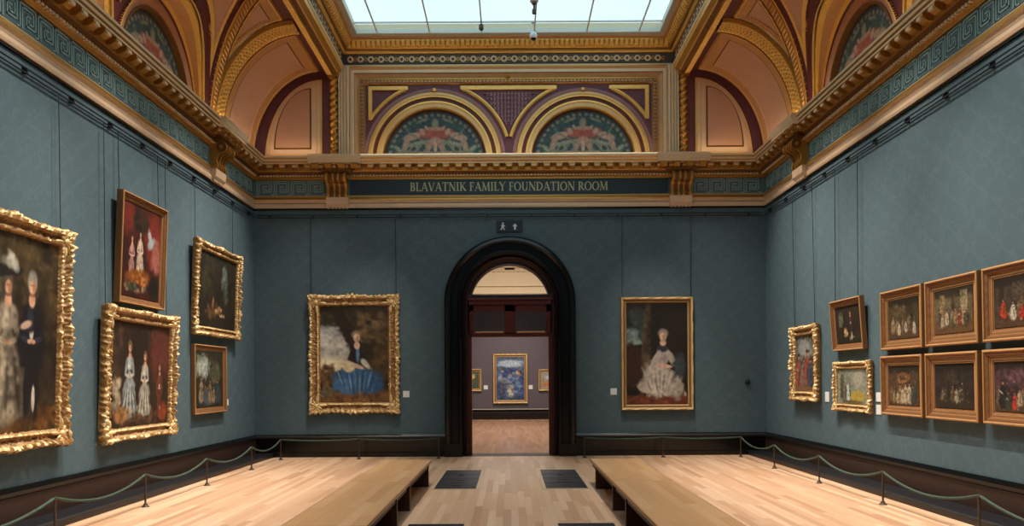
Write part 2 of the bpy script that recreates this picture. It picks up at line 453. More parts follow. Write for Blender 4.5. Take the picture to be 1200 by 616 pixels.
# greek key frieze lines
def key_run(b, f, u0, u1, flip=1):
    """f(u, d, z) world; units .34 m"""
    P = .36; z0, z1 = 6.145, 6.455; H = z1-z0; t = .018
    n = max(1, int(round((u1-u0)/P))); P = (u1-u0)/n
    unit = [(0, 0), (0, 1), (.82, 1), (.82, .22), (.36, .22), (.36, .62), (.55, .62), (.55, .42)]
    unit2 = [(.55, .42), (.55, .62), (.36, .62), (.36, .22), (.82, .22), (.82, 1)]
    def seg(p, q):
        (a, c), (e, g) = p, q
        ua, ub = sorted((a, e)); za, zb = sorted((c, g))
        ua -= t/2; ub += t/2; za -= t/2; zb += t/2
        v = [f(u, d, z) for u in (ua, ub) for d in (.014, .022) for z in (za, zb)]
        b.add(v, [(0, 1, 3, 2), (4, 6, 7, 5), (0, 4, 5, 1), (2, 3, 7, 6), (0, 2, 6, 4), (1, 5, 7, 3)])
    for i in range(n):
        base = u0+i*P
        for ofs in (0.0, .042):
            pts = [(0, 0), (0, 1), (.84, 1), (.84, .2), (.34, .2), (.34, .62), (.58, .62)]
            Q = []
            for x, y in pts:
                X = base+x*P; Z = z0+y*H
                Q.append((X, Z))
            if ofs:
                # inner parallel line
                Q = [(base+.12*P, z0), (base+.12*P, z1-.045), (base+.72*P, z1-.045), (base+.72*P, z0+.2*H+.045), (base+.46*P, z0+.2*H+.045), (base+.46*P, z0+.5*H)]
            for p, q in zip(Q, Q[1:]): seg(p, q)
        seg((base+.84*P, z0), (base+P, z0))
b = MB()
key_run(b, sidemap('l', 0), 15.42, 17.3); key_run(b, sidemap('l', 0), 2.0, 14.78)
key_run(b, lambda u, d, z: (W-d, u, z), 15.42, 17.3); key_run(b, lambda u, d, z: (W-d, u, z), 2.0, 14.78)
key_run(b, sidemap('b', 0), -5.9, -4.3); key_run(b, sidemap('b', 0), 4.3, 5.9)
b.build('greek_key', 'key', cor)

# name band with lettering
b = MB(); b.box(-3.72, 3.72, YB-.03, YB-.012, 6.13, 6.475); band = b.build('name_band', 'band', cor)
TK, TN = .17, .07
def glyph(ch):
    S = []  # list of polylines (pts, width list or w); coordinates in cap heights
    def L(x0, y0, x1, y1, w): S.append(([(x0, y0), (x1, y1)], w))
    def serif(x, y, w=.34): S.append(([(x-w/2, y), (x+w/2, y)], .055))
    def arc(cx, cy, rx, ry, a0, a1, thick=True, n=14):
        pts = []; ws = []
        for i in range(n+1):
            a = math.radians(a0+(a1-a0)*i/n); pts.append((cx+rx*math.cos(a), cy+ry*math.sin(a)))
            ws.append(TN+(TK-TN)*abs(math.cos(a))**1.5)
        S.append((pts, ws))
    lo, hi = .03, .97
    if ch in 'BDPR':
        L(.18, 0, .18, 1, TK); serif(.16, lo, .3); serif(.16, hi, .3)
    if ch == 'B': arc(.3, .74, .24, .22, -90, 90); arc(.3, .27, .3, .24, -90, 90); w = .7
    elif ch == 'D': arc(.28, .5, .5, .46, -90, 90); w = .9
    elif ch == 'R': arc(.3, .72, .26, .24, -90, 90); L(.36, .48, .74, .03, TK*.9); serif(.76, lo, .2); w = .8
    elif ch == 'L': L(.2, 0, .2, 1, TK); serif(.2, lo); serif(.2, hi); L(.2, .035, .6, .035, .07); L(.6, 0, .62, .24, .06); w = .68
    elif ch == 'F': L(.2, 0, .2, 1, TK); serif(.2, lo); serif(.2, hi); L(.2, .965, .58, .965, .07); L(.57, 1, .59, .76, .06); L(.2, .52, .48, .52, .06); L(.48, .4, .48, .64, .05); w = .66
    elif ch == 'A': L(.1, 0, .43, 1, TN); L(.43, 1, .78, 0, TK); L(.22, .34, .62, .34, .06); serif(.1, lo, .24); serif(.78, lo, .28); w = .88
    elif ch == 'V': L(.1, 1, .44, 0, TK); L(.44, 0, .78, 1, TN); serif(.1, hi, .28); serif(.78, hi, .24); w = .86
    elif ch == 'T': L(.4, 0, .4, 1, TK); serif(.4, lo); L(.06, .965, .74, .965, .07); L(.05, 1, .05, .76, .06); L(.75, 1, .75, .76, .06); w = .8
    elif ch == 'N': L(.16, 0, .16, 1, TN); L(.16, 1, .8, 0, TK); L(.8, 0, .8, 1, TN); serif(.14, lo, .24); serif(.1, hi, .2); serif(.8, hi, .24); w = .94
    elif ch == 'I': L(.2, 0, .2, 1, TK); serif(.2, lo); serif(.2, hi); w = .4
    elif ch == 'K': L(.2, 0, .2, 1, TK); serif(.2, lo); serif(.2, hi); L(.24, .42, .68, .97, TN); L(.36, .56, .76, .03, TK); serif(.68, hi, .22); serif(.78, lo, .22); w = .86
    elif ch == 'M': L(.14, 0, .2, 1, TN); L(.2, 1, .54, .06, TK*.9); L(.54, .06, .88, 1, TN); L(.88, 1, .94, 0, TK); serif(.13, lo, .22); serif(.95, lo, .28); serif(.14, hi, .18); serif(.92, hi, .18); w = 1.1
    elif ch == 'Y': L(.08, 1, .4, .46, TK); L(.4, .46, .72, 1, TN); L(.4, 0, .4, .48, TK); serif(.4, lo); serif(.1, hi, .26); serif(.72, hi, .22); w = .8
    elif ch == 'O': arc(.46, .5, .38, .47, 0, 360, n=28); w = .94
    elif ch == 'U': L(.18, 1, .18, .34, TK); arc(.44, .34, .26, .32, 180, 360); L(.7, .34, .7, 1, TN); serif(.17, hi, .28); serif(.7, hi, .22); w = .88
    return S, w
SP = .92
def textlen(s, h, g=.04):
    return sum((.38 if c == ' ' else glyph(c)[1]+g) for c in s)*h
txt = 'BLAVATNIK FAMILY FOUNDATION ROOM'; h = .205
target = 4.64; g = .04; k = target/textlen(txt, h, g)
b = MB(); x = -2.32; zb = 6.205; lift = [0]
for c in txt:
    if c == ' ': x += .38*h*k; continue
    S, w = glyph(c)
    for pts, ws in S:
        if not isinstance(ws, list): ws = [ws]*len(pts)
        Lq, Rq = [], []
        for i, p in enumerate(pts):
            a = pts[max(0, i-1)]; e = pts[min(len(pts)-1, i+1)]
            dx, dy = e[0]-a[0], e[1]-a[1]; d = math.hypot(dx, dy) or 1
            nx, ny = -dy/d*ws[i]/2, dx/d*ws[i]/2
            Lq.append((p[0]+nx, p[1]+ny)); Rq.append((p[0]-nx, p[1]-ny))
        lift[0] = (lift[0]+1) % 7; yy = YB-.036-lift[0]*.0004
        for i in range(len(pts)-1):
            q = [Lq[i], Lq[i+1], Rq[i+1], Rq[i]]
            b.prism([(x+a*h*k, zb+c2*h) for a, c2 in q], lambda p: (p[0], YB-.028, p[1]), lambda p: (p[0], yy, p[1]))
    x += (w+g)*h*k
b.build('lettering', 'letters', band)

# ------------------------------------------------------------------ upper end wall with two lunettes
Z0 = ZT
ceil = MB(); ceil.box(-W, W, YB+.12, YB+.3, ZT-.3, 9.9)
ceiling = structure(ceil.build('ceiling', 'maroon'))
def arcpts(cx, cz, rx, rz, a0, a1, n=48):
    return [(cx+rx*math.cos(a0+(a1-a0)*i/n), cz+rz*math.sin(a0+(a1-a0)*i/n)) for i in range(n+1)]
def ring(b, cx, cz, r0, r1, h0, h1, mi=0, a0=0, a1=PI, n=48, base=YB):
    """annular moulding: heights h (towards viewer) at inner radius r0, outer r1"""
    P = []
    for i in range(n+1):
        a = a0+(a1-a0)*i/n; c, s = math.cos(a), math.sin(a)
        P.append([(cx+r*c, base-h, cz+r*s) for r, h in ((r0, -.1), (r0, h0), (r1, h1), (r1, -.02))])
    b.grid(P, mi)
# field of plum around the two arches (with openings for lunettes)
b = MB(); LX = 1.74; RL = 1.2
def field_plate(b, x0, x1, z0, z1, holes, y, mi=0):
    xs = sorted(set([x0, x1]+[h+RL*math.cos(PI*i/40) for h in holes for i in range(41)]))
    for a, c in zip(xs, xs[1:]):
        def zz(x):
            for hx in holes:
                if abs(x-hx) < RL-1e-6: return z0+math.sqrt(RL*RL-(x-hx)**2)
            return z0
        b.quad((a, y, zz(a) if abs(a-x0) > 1e-6 else z0), (c, y, zz(c)), (c, y, z1), (a, y, z1), mi)
field_plate(b, -W, W, Z0, 9.2, [-LX, LX], YB)
b.build('end_wall_field', 'maroon_p', ceiling)
b = MB(); b.box(-3.7, 3.7, YB-.2, YB+.12, ZT-.02, 7.035); b.build('lunette_ledge', 'cream', ceiling)
for sx in (-1, 1):
    cx = sx*LX
    b = MB()
    ring(b, cx, Z0, 1.20, 1.22, .0, .03, 0); ring(b, cx, Z0, 1.22, 1.32, .05, .04, 1); ring(b, cx, Z0, 1.32, 1.36, .06, .05, 2)
    ring(b, cx, Z0, 1.36, 1.455, .01, .01, 3); ring(b, cx, Z0, 1.455, 1.50, .05, .05, 2); ring(b, cx, Z0, 1.50, 1.56, .07, .05, 1)
    ring(b, cx, Z0, 1.56, 1.59, .05, .02, 0); ring(b, cx, Z0, 1.59, 1.66, .015, .015, 4)
    b.lathe([(0, 0), (.05, 0), (.05, .06), (0, .07)], (cx, YB-.05, Z0+1.58), 8, 2)
    b.build('arch_moulding', ['gold', 'gilt_buff', 'gold_b', 'maroon', 'mauve'], ceiling)
    # gilt spandrel corner line
def bar_path(b, pts, w, h, mi=0, closed=True, base=YB):
    n = len(pts); O, I = [], []
    for i in range(n):
        a = Vector(pts[i-1] if (closed or i > 0) else pts[i]); p = Vector(pts[i]); c = Vector(pts[(i+1) % n] if (closed or i < n-1) else pts[i])
        d1 = (p-a).normalized() if (p-a).length else (c-p).normalized(); d2 = (c-p).normalized() if (c-p).length else d1
        n1 = Vector((-d1.y, d1.x)); n2 = Vector((-d2.y, d2.x)); m = (n1+n2)
        m = m.normalized() if m.length > 1e-3 else n1
        k = w/max(.45, m.dot(n1))
        O.append(p); I.append(p+m*k)
    rng = range(n if closed else n-1)
    P = []
    for i in list(range(n))+([0] if closed else []):
        o, q = O[i], I[i]; m = (o+q)/2
        P.append([(o.x, base+.01, o.y), (o.x, base-h*.6, o.y), (m.x, base-h, m.y), (q.x, base-h*.6, q.y), (q.x, base+.01, q.y)])
    b.grid(P, mi)
b = MB()
zt, xe, r0, r1 = 8.66, 3.28, 1.73, 1.82
for sx in (-1, 1):
    cx = sx*LX; at = math.asin((zt-.02-Z0)/r1); ac = math.acos(LX/r1); ao = math.acos((xe-LX)/r1)
    a0, a1 = (ao, at) if sx > 0 else (PI-at, PI-ao)
    for (p, q) in ((a0, a1), ((ac, at) if sx < 0 else (PI-at, PI-ac))):
        P = []
        for i in range(31):
            a = p+(q-p)*i/30; P.append([(cx+r*math.cos(a), YB-h, Z0+r*math.sin(a)) for r, h in ((r0, -.01), (r0+.01, .035), ((r0+r1)/2, .05), (r1-.01, .035), (r1, -.01))])
        b.grid(P, 0)
    zo = Z0+r1*math.sin(ao)
    b.box(min(sx*(xe-.085), sx*xe), max(sx*(xe-.085), sx*xe), YB-.045, YB, zo-.04, zt)
    xi = LX+r1*math.cos(at)
    b.box(min(sx*(xi-.06), sx*xe), max(sx*(xi-.06), sx*xe), YB-.0452, YB, zt-.085, zt)
xi = LX-r1*math.cos(at)+.06
b.box(-xi, xi, YB-.045, YB, zt-.085, zt)
b.build('spandrel_gilding', 'gold_b', ceiling)
# stencilled leaf ornament in the centre spandrel
b = MB(); rnd = random.Random(3)
def leaf(b, x, z, L_, a, w, y=YB, mi=0, h=.012):
    c, s = math.cos(a), math.sin(a)
    pts = [(0, 0), (.3, .5), (.6, .42), (1, 0), (.6, -.42), (.3, -.5)]
    b.prism([(x+(u*L_*c-v*w*s), z+(u*L_*s+v*w*c)) for u, v in pts], lambda p: (p[0], y, p[1]), lambda p: (p[0], y-h, p[1]), mi)
for r in range(7):
    zc = 7.82+r*.105; hw = .05+r*.09
    k = 1+r
    for i in range(-k, k+1):
        x_ = i*hw/k*.9
        leaf(b, x_, zc, .09, PI/2+(-.9 if i > 0 else .9 if i < 0 else 0)*abs(i)/k, .05)
        if i: leaf(b, x_, zc, .07, -PI/2+i*.3, .04)
b.build('stencil_ornament', 'mauve', ceiling)

# painted lunette pictures: vertex colours painted on a half-disc
def srgb(h): return np.array([int(h[i:i+2], 16)/255 for i in (0, 2, 4)])
def vnoise(shape, cell, rng):
    hh, ww = shape; gy, gx = int(hh/cell)+3, int(ww/cell)+3
    g = rng.random((gy, gx)); y = np.arange(hh)/cell; x = np.arange(ww)/cell
    yi, xi = y.astype(int), x.astype(int); fy = (y-yi)[:, None]; fx = (x-xi)[None]
    fy = fy*fy*(3-2*fy); fx = fx*fx*(3-2*fx)
    a = g[yi][:, xi]; c = g[yi][:, xi+1]; d = g[yi+1][:, xi]; e = g[yi+1][:, xi+1]
    return (a*(1-fx)+c*fx)*(1-fy)+(d*(1-fx)+e*fx)*fy
class Painter:
    """image in units of height: x 0..asp, y 0 (top)..1"""
    def __init__(s, w, h, res, seed, c0, c1=None):
        s.asp = w/h; s.H = res; s.Wd = int(res*s.asp); s.rng = np.random.default_rng(seed)
        s.y, s.x = np.mgrid[0:s.H, 0:s.Wd].astype(float); s.y /= s.H-1; s.x = s.x/(s.Wd-1)*s.asp
        s.n1 = vnoise((s.H, s.Wd), res/7, s.rng); s.n2 = vnoise((s.H, s.Wd), res/22, s.rng); s.n3 = vnoise((s.H, s.Wd), res/55+1, s.rng)
        c0 = srgb(c0); c1 = srgb(c1) if c1 else c0*.6
        f = (s.n1*.7+s.n2*.3)[..., None]; s.im = c0*(1-f)+c1*f
        s.im *= (.8+.4*s.n3)[..., None]
    def blob(s, cx, cy, rx, ry, col, rot=0, soft=.25, rough=.35, tex=.35, op=1):
        a = math.radians(rot); dx, dy = s.x-cx*s.asp, s.y-cy
        u = (dx*math.cos(a)+dy*math.sin(a))/rx; v = (-dx*math.sin(a)+dy*math.cos(a))/ry
        d = np.sqrt(u*u+v*v)+(s.n2-.5)*rough+(s.n3-.5)*rough*.5
        m = np.clip((1-d)/soft+.5, 0, 1)*op
        c = srgb(col)*(1-tex/2+tex*(.6*s.n3+.4*s.n2))[..., None]
        s.im = s.im*(1-m[..., None])+c*m[..., None]; return s
    def fig(s, cx, top, h, dress, skin='c9997a', hair='4a3a2c', wd=1.0, kind='dress', hi=None):
        c2 = lambda t: top+h*t; A = s.asp; hi = hi or dress; dk = '1c1612'
        s.blob(cx+.02/A, c2(.6), .2*h*wd, .46*h, dk, 0, .6, .4, .3, .6)
        if kind == 'dress':
            s.blob(cx, c2(.74), .15*h*wd, .27*h, dress, 0, .25, .3, .6)
            s.blob(cx, c2(.88), .19*h*wd, .12*h, dress, 0, .3, .4, .7)
            for k in range(-4, 5):
                s.blob(cx+k*.035*h*wd/A, c2(.76+.01*abs(k)), .011*h*wd, .2*h, hi if k % 2 else dk, -k*5, .7, .5, .5, .6 if k % 2 else .42)
            s.blob(cx, c2(.49), .062*h*wd**.5, .09*h, dress, 0, .3, .2)
        else:
            s.blob(cx-.035*h/A, c2(.76), .04*h, .22*h, dress, 3, .25, .2); s.blob(cx+.045*h/A, c2(.76), .04*h, .22*h, dress, -4, .25, .2)
            s.blob(cx, c2(.52), .115*h*wd, .17*h, dress, 0, .25, .25)
            s.blob(cx+.03*h/A, c2(.86), .018*h, .09*h, 'bcb4a4', 0, .3, .1); s.blob(cx, c2(.38), .025*h, .1*h, 'c4bcae', 0, .4, .2)
        s.blob(cx, c2(.31), .095*h*wd**.4, .1*h, dress, 0, .3, .2, .5); s.blob(cx-.02*h/A, c2(.33), .04*h, .08*h, hi, 0, .6, .3, .4, .8)
        for q in (-1, 1):
            s.blob(cx+q*.085*h/A, c2(.37), .03*h, .11*h, dress, -q*14, .3, .2, .5); s.blob(cx+q*.055*h/A, c2(.47), .06*h, .02*h, hi, q*-18, .4, .2)
            s.blob(cx+q*.02*h/A, c2(.48), .022*h, .015*h, skin, 0, .4, .1)
        s.blob(cx, c2(.205), .035*h, .05*h, skin, 0, .4, .1)
        s.blob(cx, c2(.09), .055*h, .08*h, hair, 0, .35, .35, .6); s.blob(cx, c2(.12), .033*h, .05*h, skin, 0, .35, .05, .3); s.blob(cx, c2(.17), .03*h, .012*h, '6a4634', 0, .8, .2, .2, .7)
        s.blob(cx-.012*h/A, c2(.105), .009*h, .006*h, '4a3024', 0, .9, .1, .2, .8); s.blob(cx+.014*h/A, c2(.105), .009*h, .006*h, '4a3024', 0, .9, .1, .2, .8)
        s.blob(cx+.018*h/A, c2(.115), .018*h, .045*h, '8a5c44', 0, .8, .1, .2, .6)
        return s
    def foliage(s, cx, cy, rx, ry, cols, n=60, sz=.035):
        for _ in range(n):
            a = s.rng.random()*2*PI; r = s.rng.random()**.6
            s.blob(cx+r*rx*math.cos(a)/s.asp, cy+r*ry*math.sin(a), sz*(.5+s.rng.random()), sz*(.4+.6*s.rng.random()), cols[int(s.rng.integers(len(cols)))], s.rng.random()*180, .7, .8, .5, .55)
        return s
    def interior(s, wallc, floorc, items):
        s.blob(.5, .95, s.asp, .22, floorc, 0, .2, .2, .5); s.blob(.5, .02, s.asp, .16, '17120d', 0, .5, .3, .3, .7)
        for x, y, w, h, c in items:
            d = np.maximum(np.abs(s.x-x*s.asp)/w, np.abs(s.y-y)/h); m = (np.clip((1-d)/.1+.5, 0, 1)*.75)[..., None]
            s.im = s.im*(1-m)+srgb(c)*(.6+.7*s.n2)[..., None]*m
        return s
    def crowd(s, y, h, n, cols, x0=.1, x1=.9):
        for row in (0, 1):
            m = n+2 if row == 0 else n
            for i in range(m):
                x = x0+(x1-x0)*(i+s.rng.random())/m; hh = h*(.62+.42*s.rng.random())*(1 if row else .95); yy = y-(.07*h if row == 0 else 0)+(s.rng.random()-.5)*.08
                c = cols[int(s.rng.integers(len(cols)))]; op = .55 if row == 0 else 1
                s.blob(x+.02, yy-hh*.3, .2*hh, .34*hh, '15110d', 0, .7, .4, .3, .5*op)
                s.blob(x, yy-hh*.25, .2*hh, .27*hh, c, s.rng.random()*24-12, .4, .6, .7, op)
                s.blob(x, yy-hh*.56, .14*hh, .17*hh, c, s.rng.random()*20-10, .4, .4, .6, op)
                s.blob(x+.03*hh, yy-hh*.35, .03*hh, .2*hh, '2a211a', s.rng.random()*30-15, .8, .4, .4, .6)
                c2 = cols[int(s.rng.integers(len(cols)))]
                s.blob(x-.08*hh/s.asp, yy-hh*.5, .1*hh, .035*hh, c2, s.rng.random()*80-40, .6, .5, .4, .8*op)
                s.blob(x, yy-hh*.8, .042*hh, .055*hh, 'a07a5e', 0, .5, .2, .3, op); s.blob(x, yy-hh*.86, .058*hh, .045*hh, '382a20', 0, .5, .3, .3, op)
        for _ in range(26):
            x = x0+(x1-x0)*s.rng.random(); s.blob(x, y-h*.6*s.rng.random()+.02, .008+.02*s.rng.random(), .008+.02*s.rng.random(), cols[int(s.rng.integers(len(cols)))], s.rng.random()*180, .8, .6, .5, .55)
        return s
def to_lin(im):
    im = np.clip(im, 0, 1); return np.where(im > .04045, ((im+.055)/1.055)**2.4, im/12.92)
def set_paint(me, cols):
    at = me.color_attributes.new('paint', 'FLOAT_COLOR', 'POINT')
    c = np.ones((len(me.vertices), 4), dtype=np.float32); c[:, :3] = cols
    at.data.foreach_set('color', c.ravel())
def canvas_mesh(name, P, x0, x1, z0, z1, y, parent):
    H, Wd = P.H, P.Wd
    xs = np.linspace(x0, x1, Wd); zs = np.linspace(z1, z0, H)
    X, Z = np.meshgrid(xs, zs); V = np.stack([X, np.full_like(X, y), Z], -1).reshape(-1, 3)
    i = np.arange(H*Wd).reshape(H, Wd)
    F = np.stack([i[:-1, :-1], i[1:, :-1], i[1:, 1:], i[:-1, 1:]], -1).reshape(-1, 4)
    bz = V.shape[0]
    # solid back board
    V2 = np.array([(x0, y+.02, z0), (x1, y+.02, z0), (x1, y+.02, z1), (x0, y+.02, z1)])
    ring_ = [(i[-1, 0], i[-1, -1], bz+1, bz), (i[-1, -1], i[0, -1], bz+2, bz+1), (i[0, -1], i[0, 0], bz+3, bz+2), (i[0, 0], i[-1, 0], bz, bz+3), (bz, bz+1, bz+2, bz+3)]
    me = bpy.data.meshes.new(name); me.from_pydata(np.vstack([V, V2]).tolist(), [], F.tolist()+[tuple(map(int, q)) for q in ring_])
    me.materials.append(M['paint'])
    cols = np.vstack([to_lin(P.im).reshape(-1, 3), np.full((4, 3), .03)])
    set_paint(me, cols)
    o = bpy.data.objects.new(name, me); COL.objects.link(o); o.parent = parent; return o

LP = Painter(2.4, 1.2, 110, 11, '2e4a50', '38575a')
def lun():
    p = LP; X = (p.x-1.0)*1.2; Yr = (1-p.y)*1.2; Y = (Yr-.1)*1.06; ax = np.abs(X)
    def el(cx, cy, rx, ry, col, rot=0, soft=.25, rough=.2, op=1):
        a = math.radians(rot); dx, dy = ax-cx, Y-cy
        u = (dx*math.cos(a)+dy*math.sin(a))/rx; v = (-dx*math.sin(a)+dy*math.cos(a))/ry
        d = np.sqrt(u*u+v*v)+(p.n3-.5)*rough; m = (np.clip((1-d)/soft+.5, 0, 1)*op)[..., None]
        p.im = p.im*(1-m)+srgb(col)*(.85+.3*p.n3)[..., None]*m
    r = np.hypot(X, Yr); Yk = Y; Y = Yr
    for i in range(24):
        t = PI*(i+.5)/24; d = np.hypot(X-1.08*math.cos(t), Y-1.08*math.sin(t)); m = np.clip((.05-d)/.02, 0, 1)[..., None]
        p.im = p.im*(1-m)+srgb('9a8f80')*m
        d = np.hypot(X-.98*math.cos(t+.06), Y-.98*math.sin(t+.06)); m = np.clip((.028-d)/.02, 0, 1)[..., None]*.7
        p.im = p.im*(1-m)+srgb('58725c')*m
    Y = Yk
    el(0, .02, 1.1, .05, 'a07a68'); el(0, .56, .42, .13, '9c5048'); el(.25, .6, .2, .1, 'a8584c', 12)
    el(0, .82, .08, .14, '8f9078'); el(0, .7, .22, .05, 'b08a74'); el(.55, .5, .22, .09, 'b59a86', -18); el(.68, .33, .07, .26, 'ad8f7c', 18)
    el(.3, .62, .06, .09, 'b59a86', -30); el(.2, .72, .03, .08, 'b59a86', -40); el(.4, .34, .3, .05, '8f9480', -14); el(.28, .24, .1, .15, '7f8876', 30); el(.3, .22, .06, .1, '3a4c4e', 30); el(.5, .2, .12, .09, '8a8c7a', -30); el(.5, .2, .07, .05, '35474a', -30); el(.62, .12, .1, .03, '9a8874', 20)
    el(.88, .2, .12, .05, '8f9a84', 40); el(.12, .3, .06, .2, 'a88676', 20); el(0, .3, .05, .2, 'c0a08a'); el(.2, .1, .3, .03, 'a0907c'); el(.75, .1, .2, .04, '7d8a74')
    el(.3, .42, .3, .02, '8a7a6a', 30); el(.62, .62, .03, .12, '6f8274', -30); el(.3, .9, .16, .03, '7f8a70', -25)
    p.im[r > 1.15] = srgb('4a2c26'); p.im = p.im*.86+.02
lun()
def lunette(fn, parent):
    """half-disc with painted colours; fn(x, z) -> world"""
    V = []; F = []; C = []; nr, na = 44, 90; im = to_lin(LP.im)
    for i in range(nr+1):
        r = RL*i/nr
        for j in range(na+1):
            a = PI*j/na; x, z = r*math.cos(a), r*math.sin(a); V.append(fn(x, z))
            px = min(LP.Wd-1, int((x/1.2+1)/2*(LP.Wd-1))); py = min(LP.H-1, max(0, int((1-z/1.2)*(LP.H-1)))); C.append(im[py, px])
    for i in range(nr):
        for j in range(na):
            q = i*(na+1)+j; F.append((q, q+1, q+na+2, q+na+1))
    me = bpy.data.meshes.new('lunette_picture'); me.from_pydata(V, [], F); me.materials.append(M['paint']); set_paint(me, np.array(C))
    o = bpy.data.objects.new('lunette_picture', me); COL.objects.link(o); o.parent = parent
for sx in (-1, 1): lunette(lambda x, z: (sx*LX+x, YB+.09, Z0+z), ceiling)

# frame round end panel, pilaster strips, coil columns, quarter panels
b = MB()
def rframe(b, x0, x1, d0, d1, h0, h1, mi):
    """three-sided frame: outer half width x, top z = d"""
    A = [(-x0, Z0), (-x0, d0), (x0, d0), (x0, Z0)]; B = [(-x1, Z0), (-x1, d1), (x1, d1), (x1, Z0)]
    P = [[(a[0], YB-h0, a[1]), (c[0], YB-h1, c[1])] for a, c in zip(A, B)]; b.grid(P, mi)
rframe(b, 3.35, 3.38, 8.70, 8.73, 0, .05, 1); rframe(b, 3.38, 3.46, 8.73, 8.80, .05, .05, 2); rframe(b, 3.46, 3.49, 8.80, 8.83, .07, .07, 1)
rframe(b, 3.49, 3.60, 8.83, 8.95, .03, .07, 0); rframe(b, 3.60, 3.66, 8.95, 9.02, .1, .1, 3); rframe(b, 3.66, 3.70, 9.02, 9.08, .1, .12, 0)
rframe(b, 3.70, 3.70, 9.08, 9.10, .12, .12, 1)
i = 0; z = Z0+.1
while z < 8.75:
    for s in (-1, 1): b.box(s*3.42-.025, s*3.42+.025, YB-.075, YB-.04, z, z+.045, 1)
    z += .085
x = -3.4
while x < 3.4: b.box(x, x+.045, YB-.075, YB-.04, 8.745, 8.785, 1); x += .085
b.lathe([(0, 0), (.05, .0), (.06, .04), (.03, .09), (0, .1)], (-.02, YB-.08, 8.83), 8, 1)
b.build('panel_frame', ['tan', 'gold', 'mauve', 'stone_l'], ceiling)
for s in (-1, 1):
    b = MB(); x0 = 3.71
    fl = [(3.71, .02, 1), (3.72, .1, 1), (3.76, .1, 1), (3.775, .05, 0), (3.80, .05, 0), (3.81, .09, 0), (3.835, .09, 0), (3.845, .05, 0), (3.87, .05, 0), (3.88, .09, 0), (3.905, .09, 0), (3.915, .05, 0), (3.94, .05, 0), (3.95, .1, 1), (3.965, .1, 1), (3.97, .0, 1)]
    for (a, h1, m1), (c, h2, m2) in zip(fl, fl[1:]):
        b.quad((s*a, YB-h1, Z0), (s*c, YB-h2, Z0), (s*c, YB-h2, 9.1), (s*a, YB-h1, 9.1), m1)
    b.build('fluted_pilaster', ['stone_l', 'cream'], ceiling)
    b = MB(); P = []
    nz = 150
    for i in range(nz+1):
        z = Z0+(9.0-Z0)*i/nz; row = []
        for j in range(9):
            a = PI*j/8; r = .085+.022*math.sin(z*2*PI/.16+a*1.6)
            row.append((s*4.08+r*math.cos(a), YB-r*math.sin(a)*1.1-.01, z))
        P.append(row)
    b.grid(P, 0); b.box(s*4.08-.125, s*4.08+.125, YB-.02, YB, Z0, 9.0, 1)
    b.box(s*4.08-.13, s*4.08+.13, YB-.13, YB, 8.86, 8.98, 0)
    b.build('leaf_column', ['gold', 'gold_d'], ceiling, smooth=False)
    b = MB()
    def qshape(ins, e=0):
        cx, cz = 4.37+ins, Z0+ins*1.0; a, c = 1.34-ins*1.95, 1.88-ins*1.9
        return [(s*(cx+a*math.cos(t)), cz+c*math.sin(t)) for t in [PI/2*i/24 for i in range(25)]]+[(s*cx, cz)]
    for ins, h, mi in ((0, .03, 0), (.035, .05, 1), (.12, .06, 0), (.135, .065, 1), (.24, .075, 2), (.275, .08, 3)):
        b.prism(qshape(ins), lambda p: (p[0], YB+.01, p[1]), lambda p: (p[0], YB-h, p[1]), mi)
    b.build('quarter_panel', ['gold_b', 'stone', 'gold_d', 'pink'], ceiling)

# ------------------------------------------------------------------ cove vault over the side walls
CM = ['pink', 'maroon', 'gold_b', 'tan', 'gold', 'gold_d']
PK, MR, GB, TN_, GO, GD = range(6)
CX, CA, CB = 4.3, 1.65, 2.05
def cove(t, off=0.0):
    """returns x, z for angle t, offset inwards (into the room)"""
    x = CX+CA*np.cos(t); z = ZT+CB*np.sin(t)
    nx, nz = np.cos(t)/CA, np.sin(t)/CB; l = np.sqrt(nx*nx+nz*nz)
    return x-off*nx/l, z-off*nz/l
C1, C2, RB, MID = 12.93, 9.47, 1.5, 11.2
EC, EO, EI, EB = 12.7, 1.7, 1.4, 1.42      # groin edge on the cove: centre, outer / inner half width, height
def edge(z, a=EO): return a*np.sqrt(np.maximum(0, 1-((z-ZT)/EB)**2))
def rhof(Y, z):
    a = np.where(Y > EC, EO, EI); return (np.sqrt(((Y-EC)/a)**2+((z-ZT)/EB)**2)-1)*1.5
def y2(t): return 14.87-1.5*(1-np.cos(t))
def patch(name, ylo, yhi, cls, nt, ny, hfun=None, mirror=None):
    t = np.linspace(0, PI/2, nt)[:, None]*np.ones((1, ny)); u = np.linspace(0, 1, ny)[None]*np.ones((nt, 1))
    _, z0 = cove(t); lo, hi = ylo(t, z0), np.maximum(yhi(t, z0), ylo(t, z0)+.001)
    Y = lo+(hi-lo)*u
    m = cls(t, z0, Y, lo, hi)
    h = hfun(t, z0, Y, lo, hi) if hfun else np.array([0., -.015, .035, .012, .03, .02])[m]
    x, z = cove(t, h)
    fm = m[:-1, :-1]
    if mirror is not None: Y = 2*mirror-Y
    i = np.arange(nt*ny).reshape(nt, ny)
    F = np.stack([i[:-1, :-1], i[1:, :-1], i[1:, 1:], i[:-1, 1:]], -1).reshape(-1, 4).tolist()
    for s in (-1, 1):
        V = np.stack([s*x, Y, z], -1).reshape(-1, 3).tolist()
        me = bpy.data.meshes.new(name); me.from_pydata(V, [], F)
        for k in CM: me.materials.append(M[k])
        me.polygons.foreach_set('material_index', fm.ravel().astype(np.int32))
        o = bpy.data.objects.new(name, me); COL.objects.link(o); o.parent = ceiling
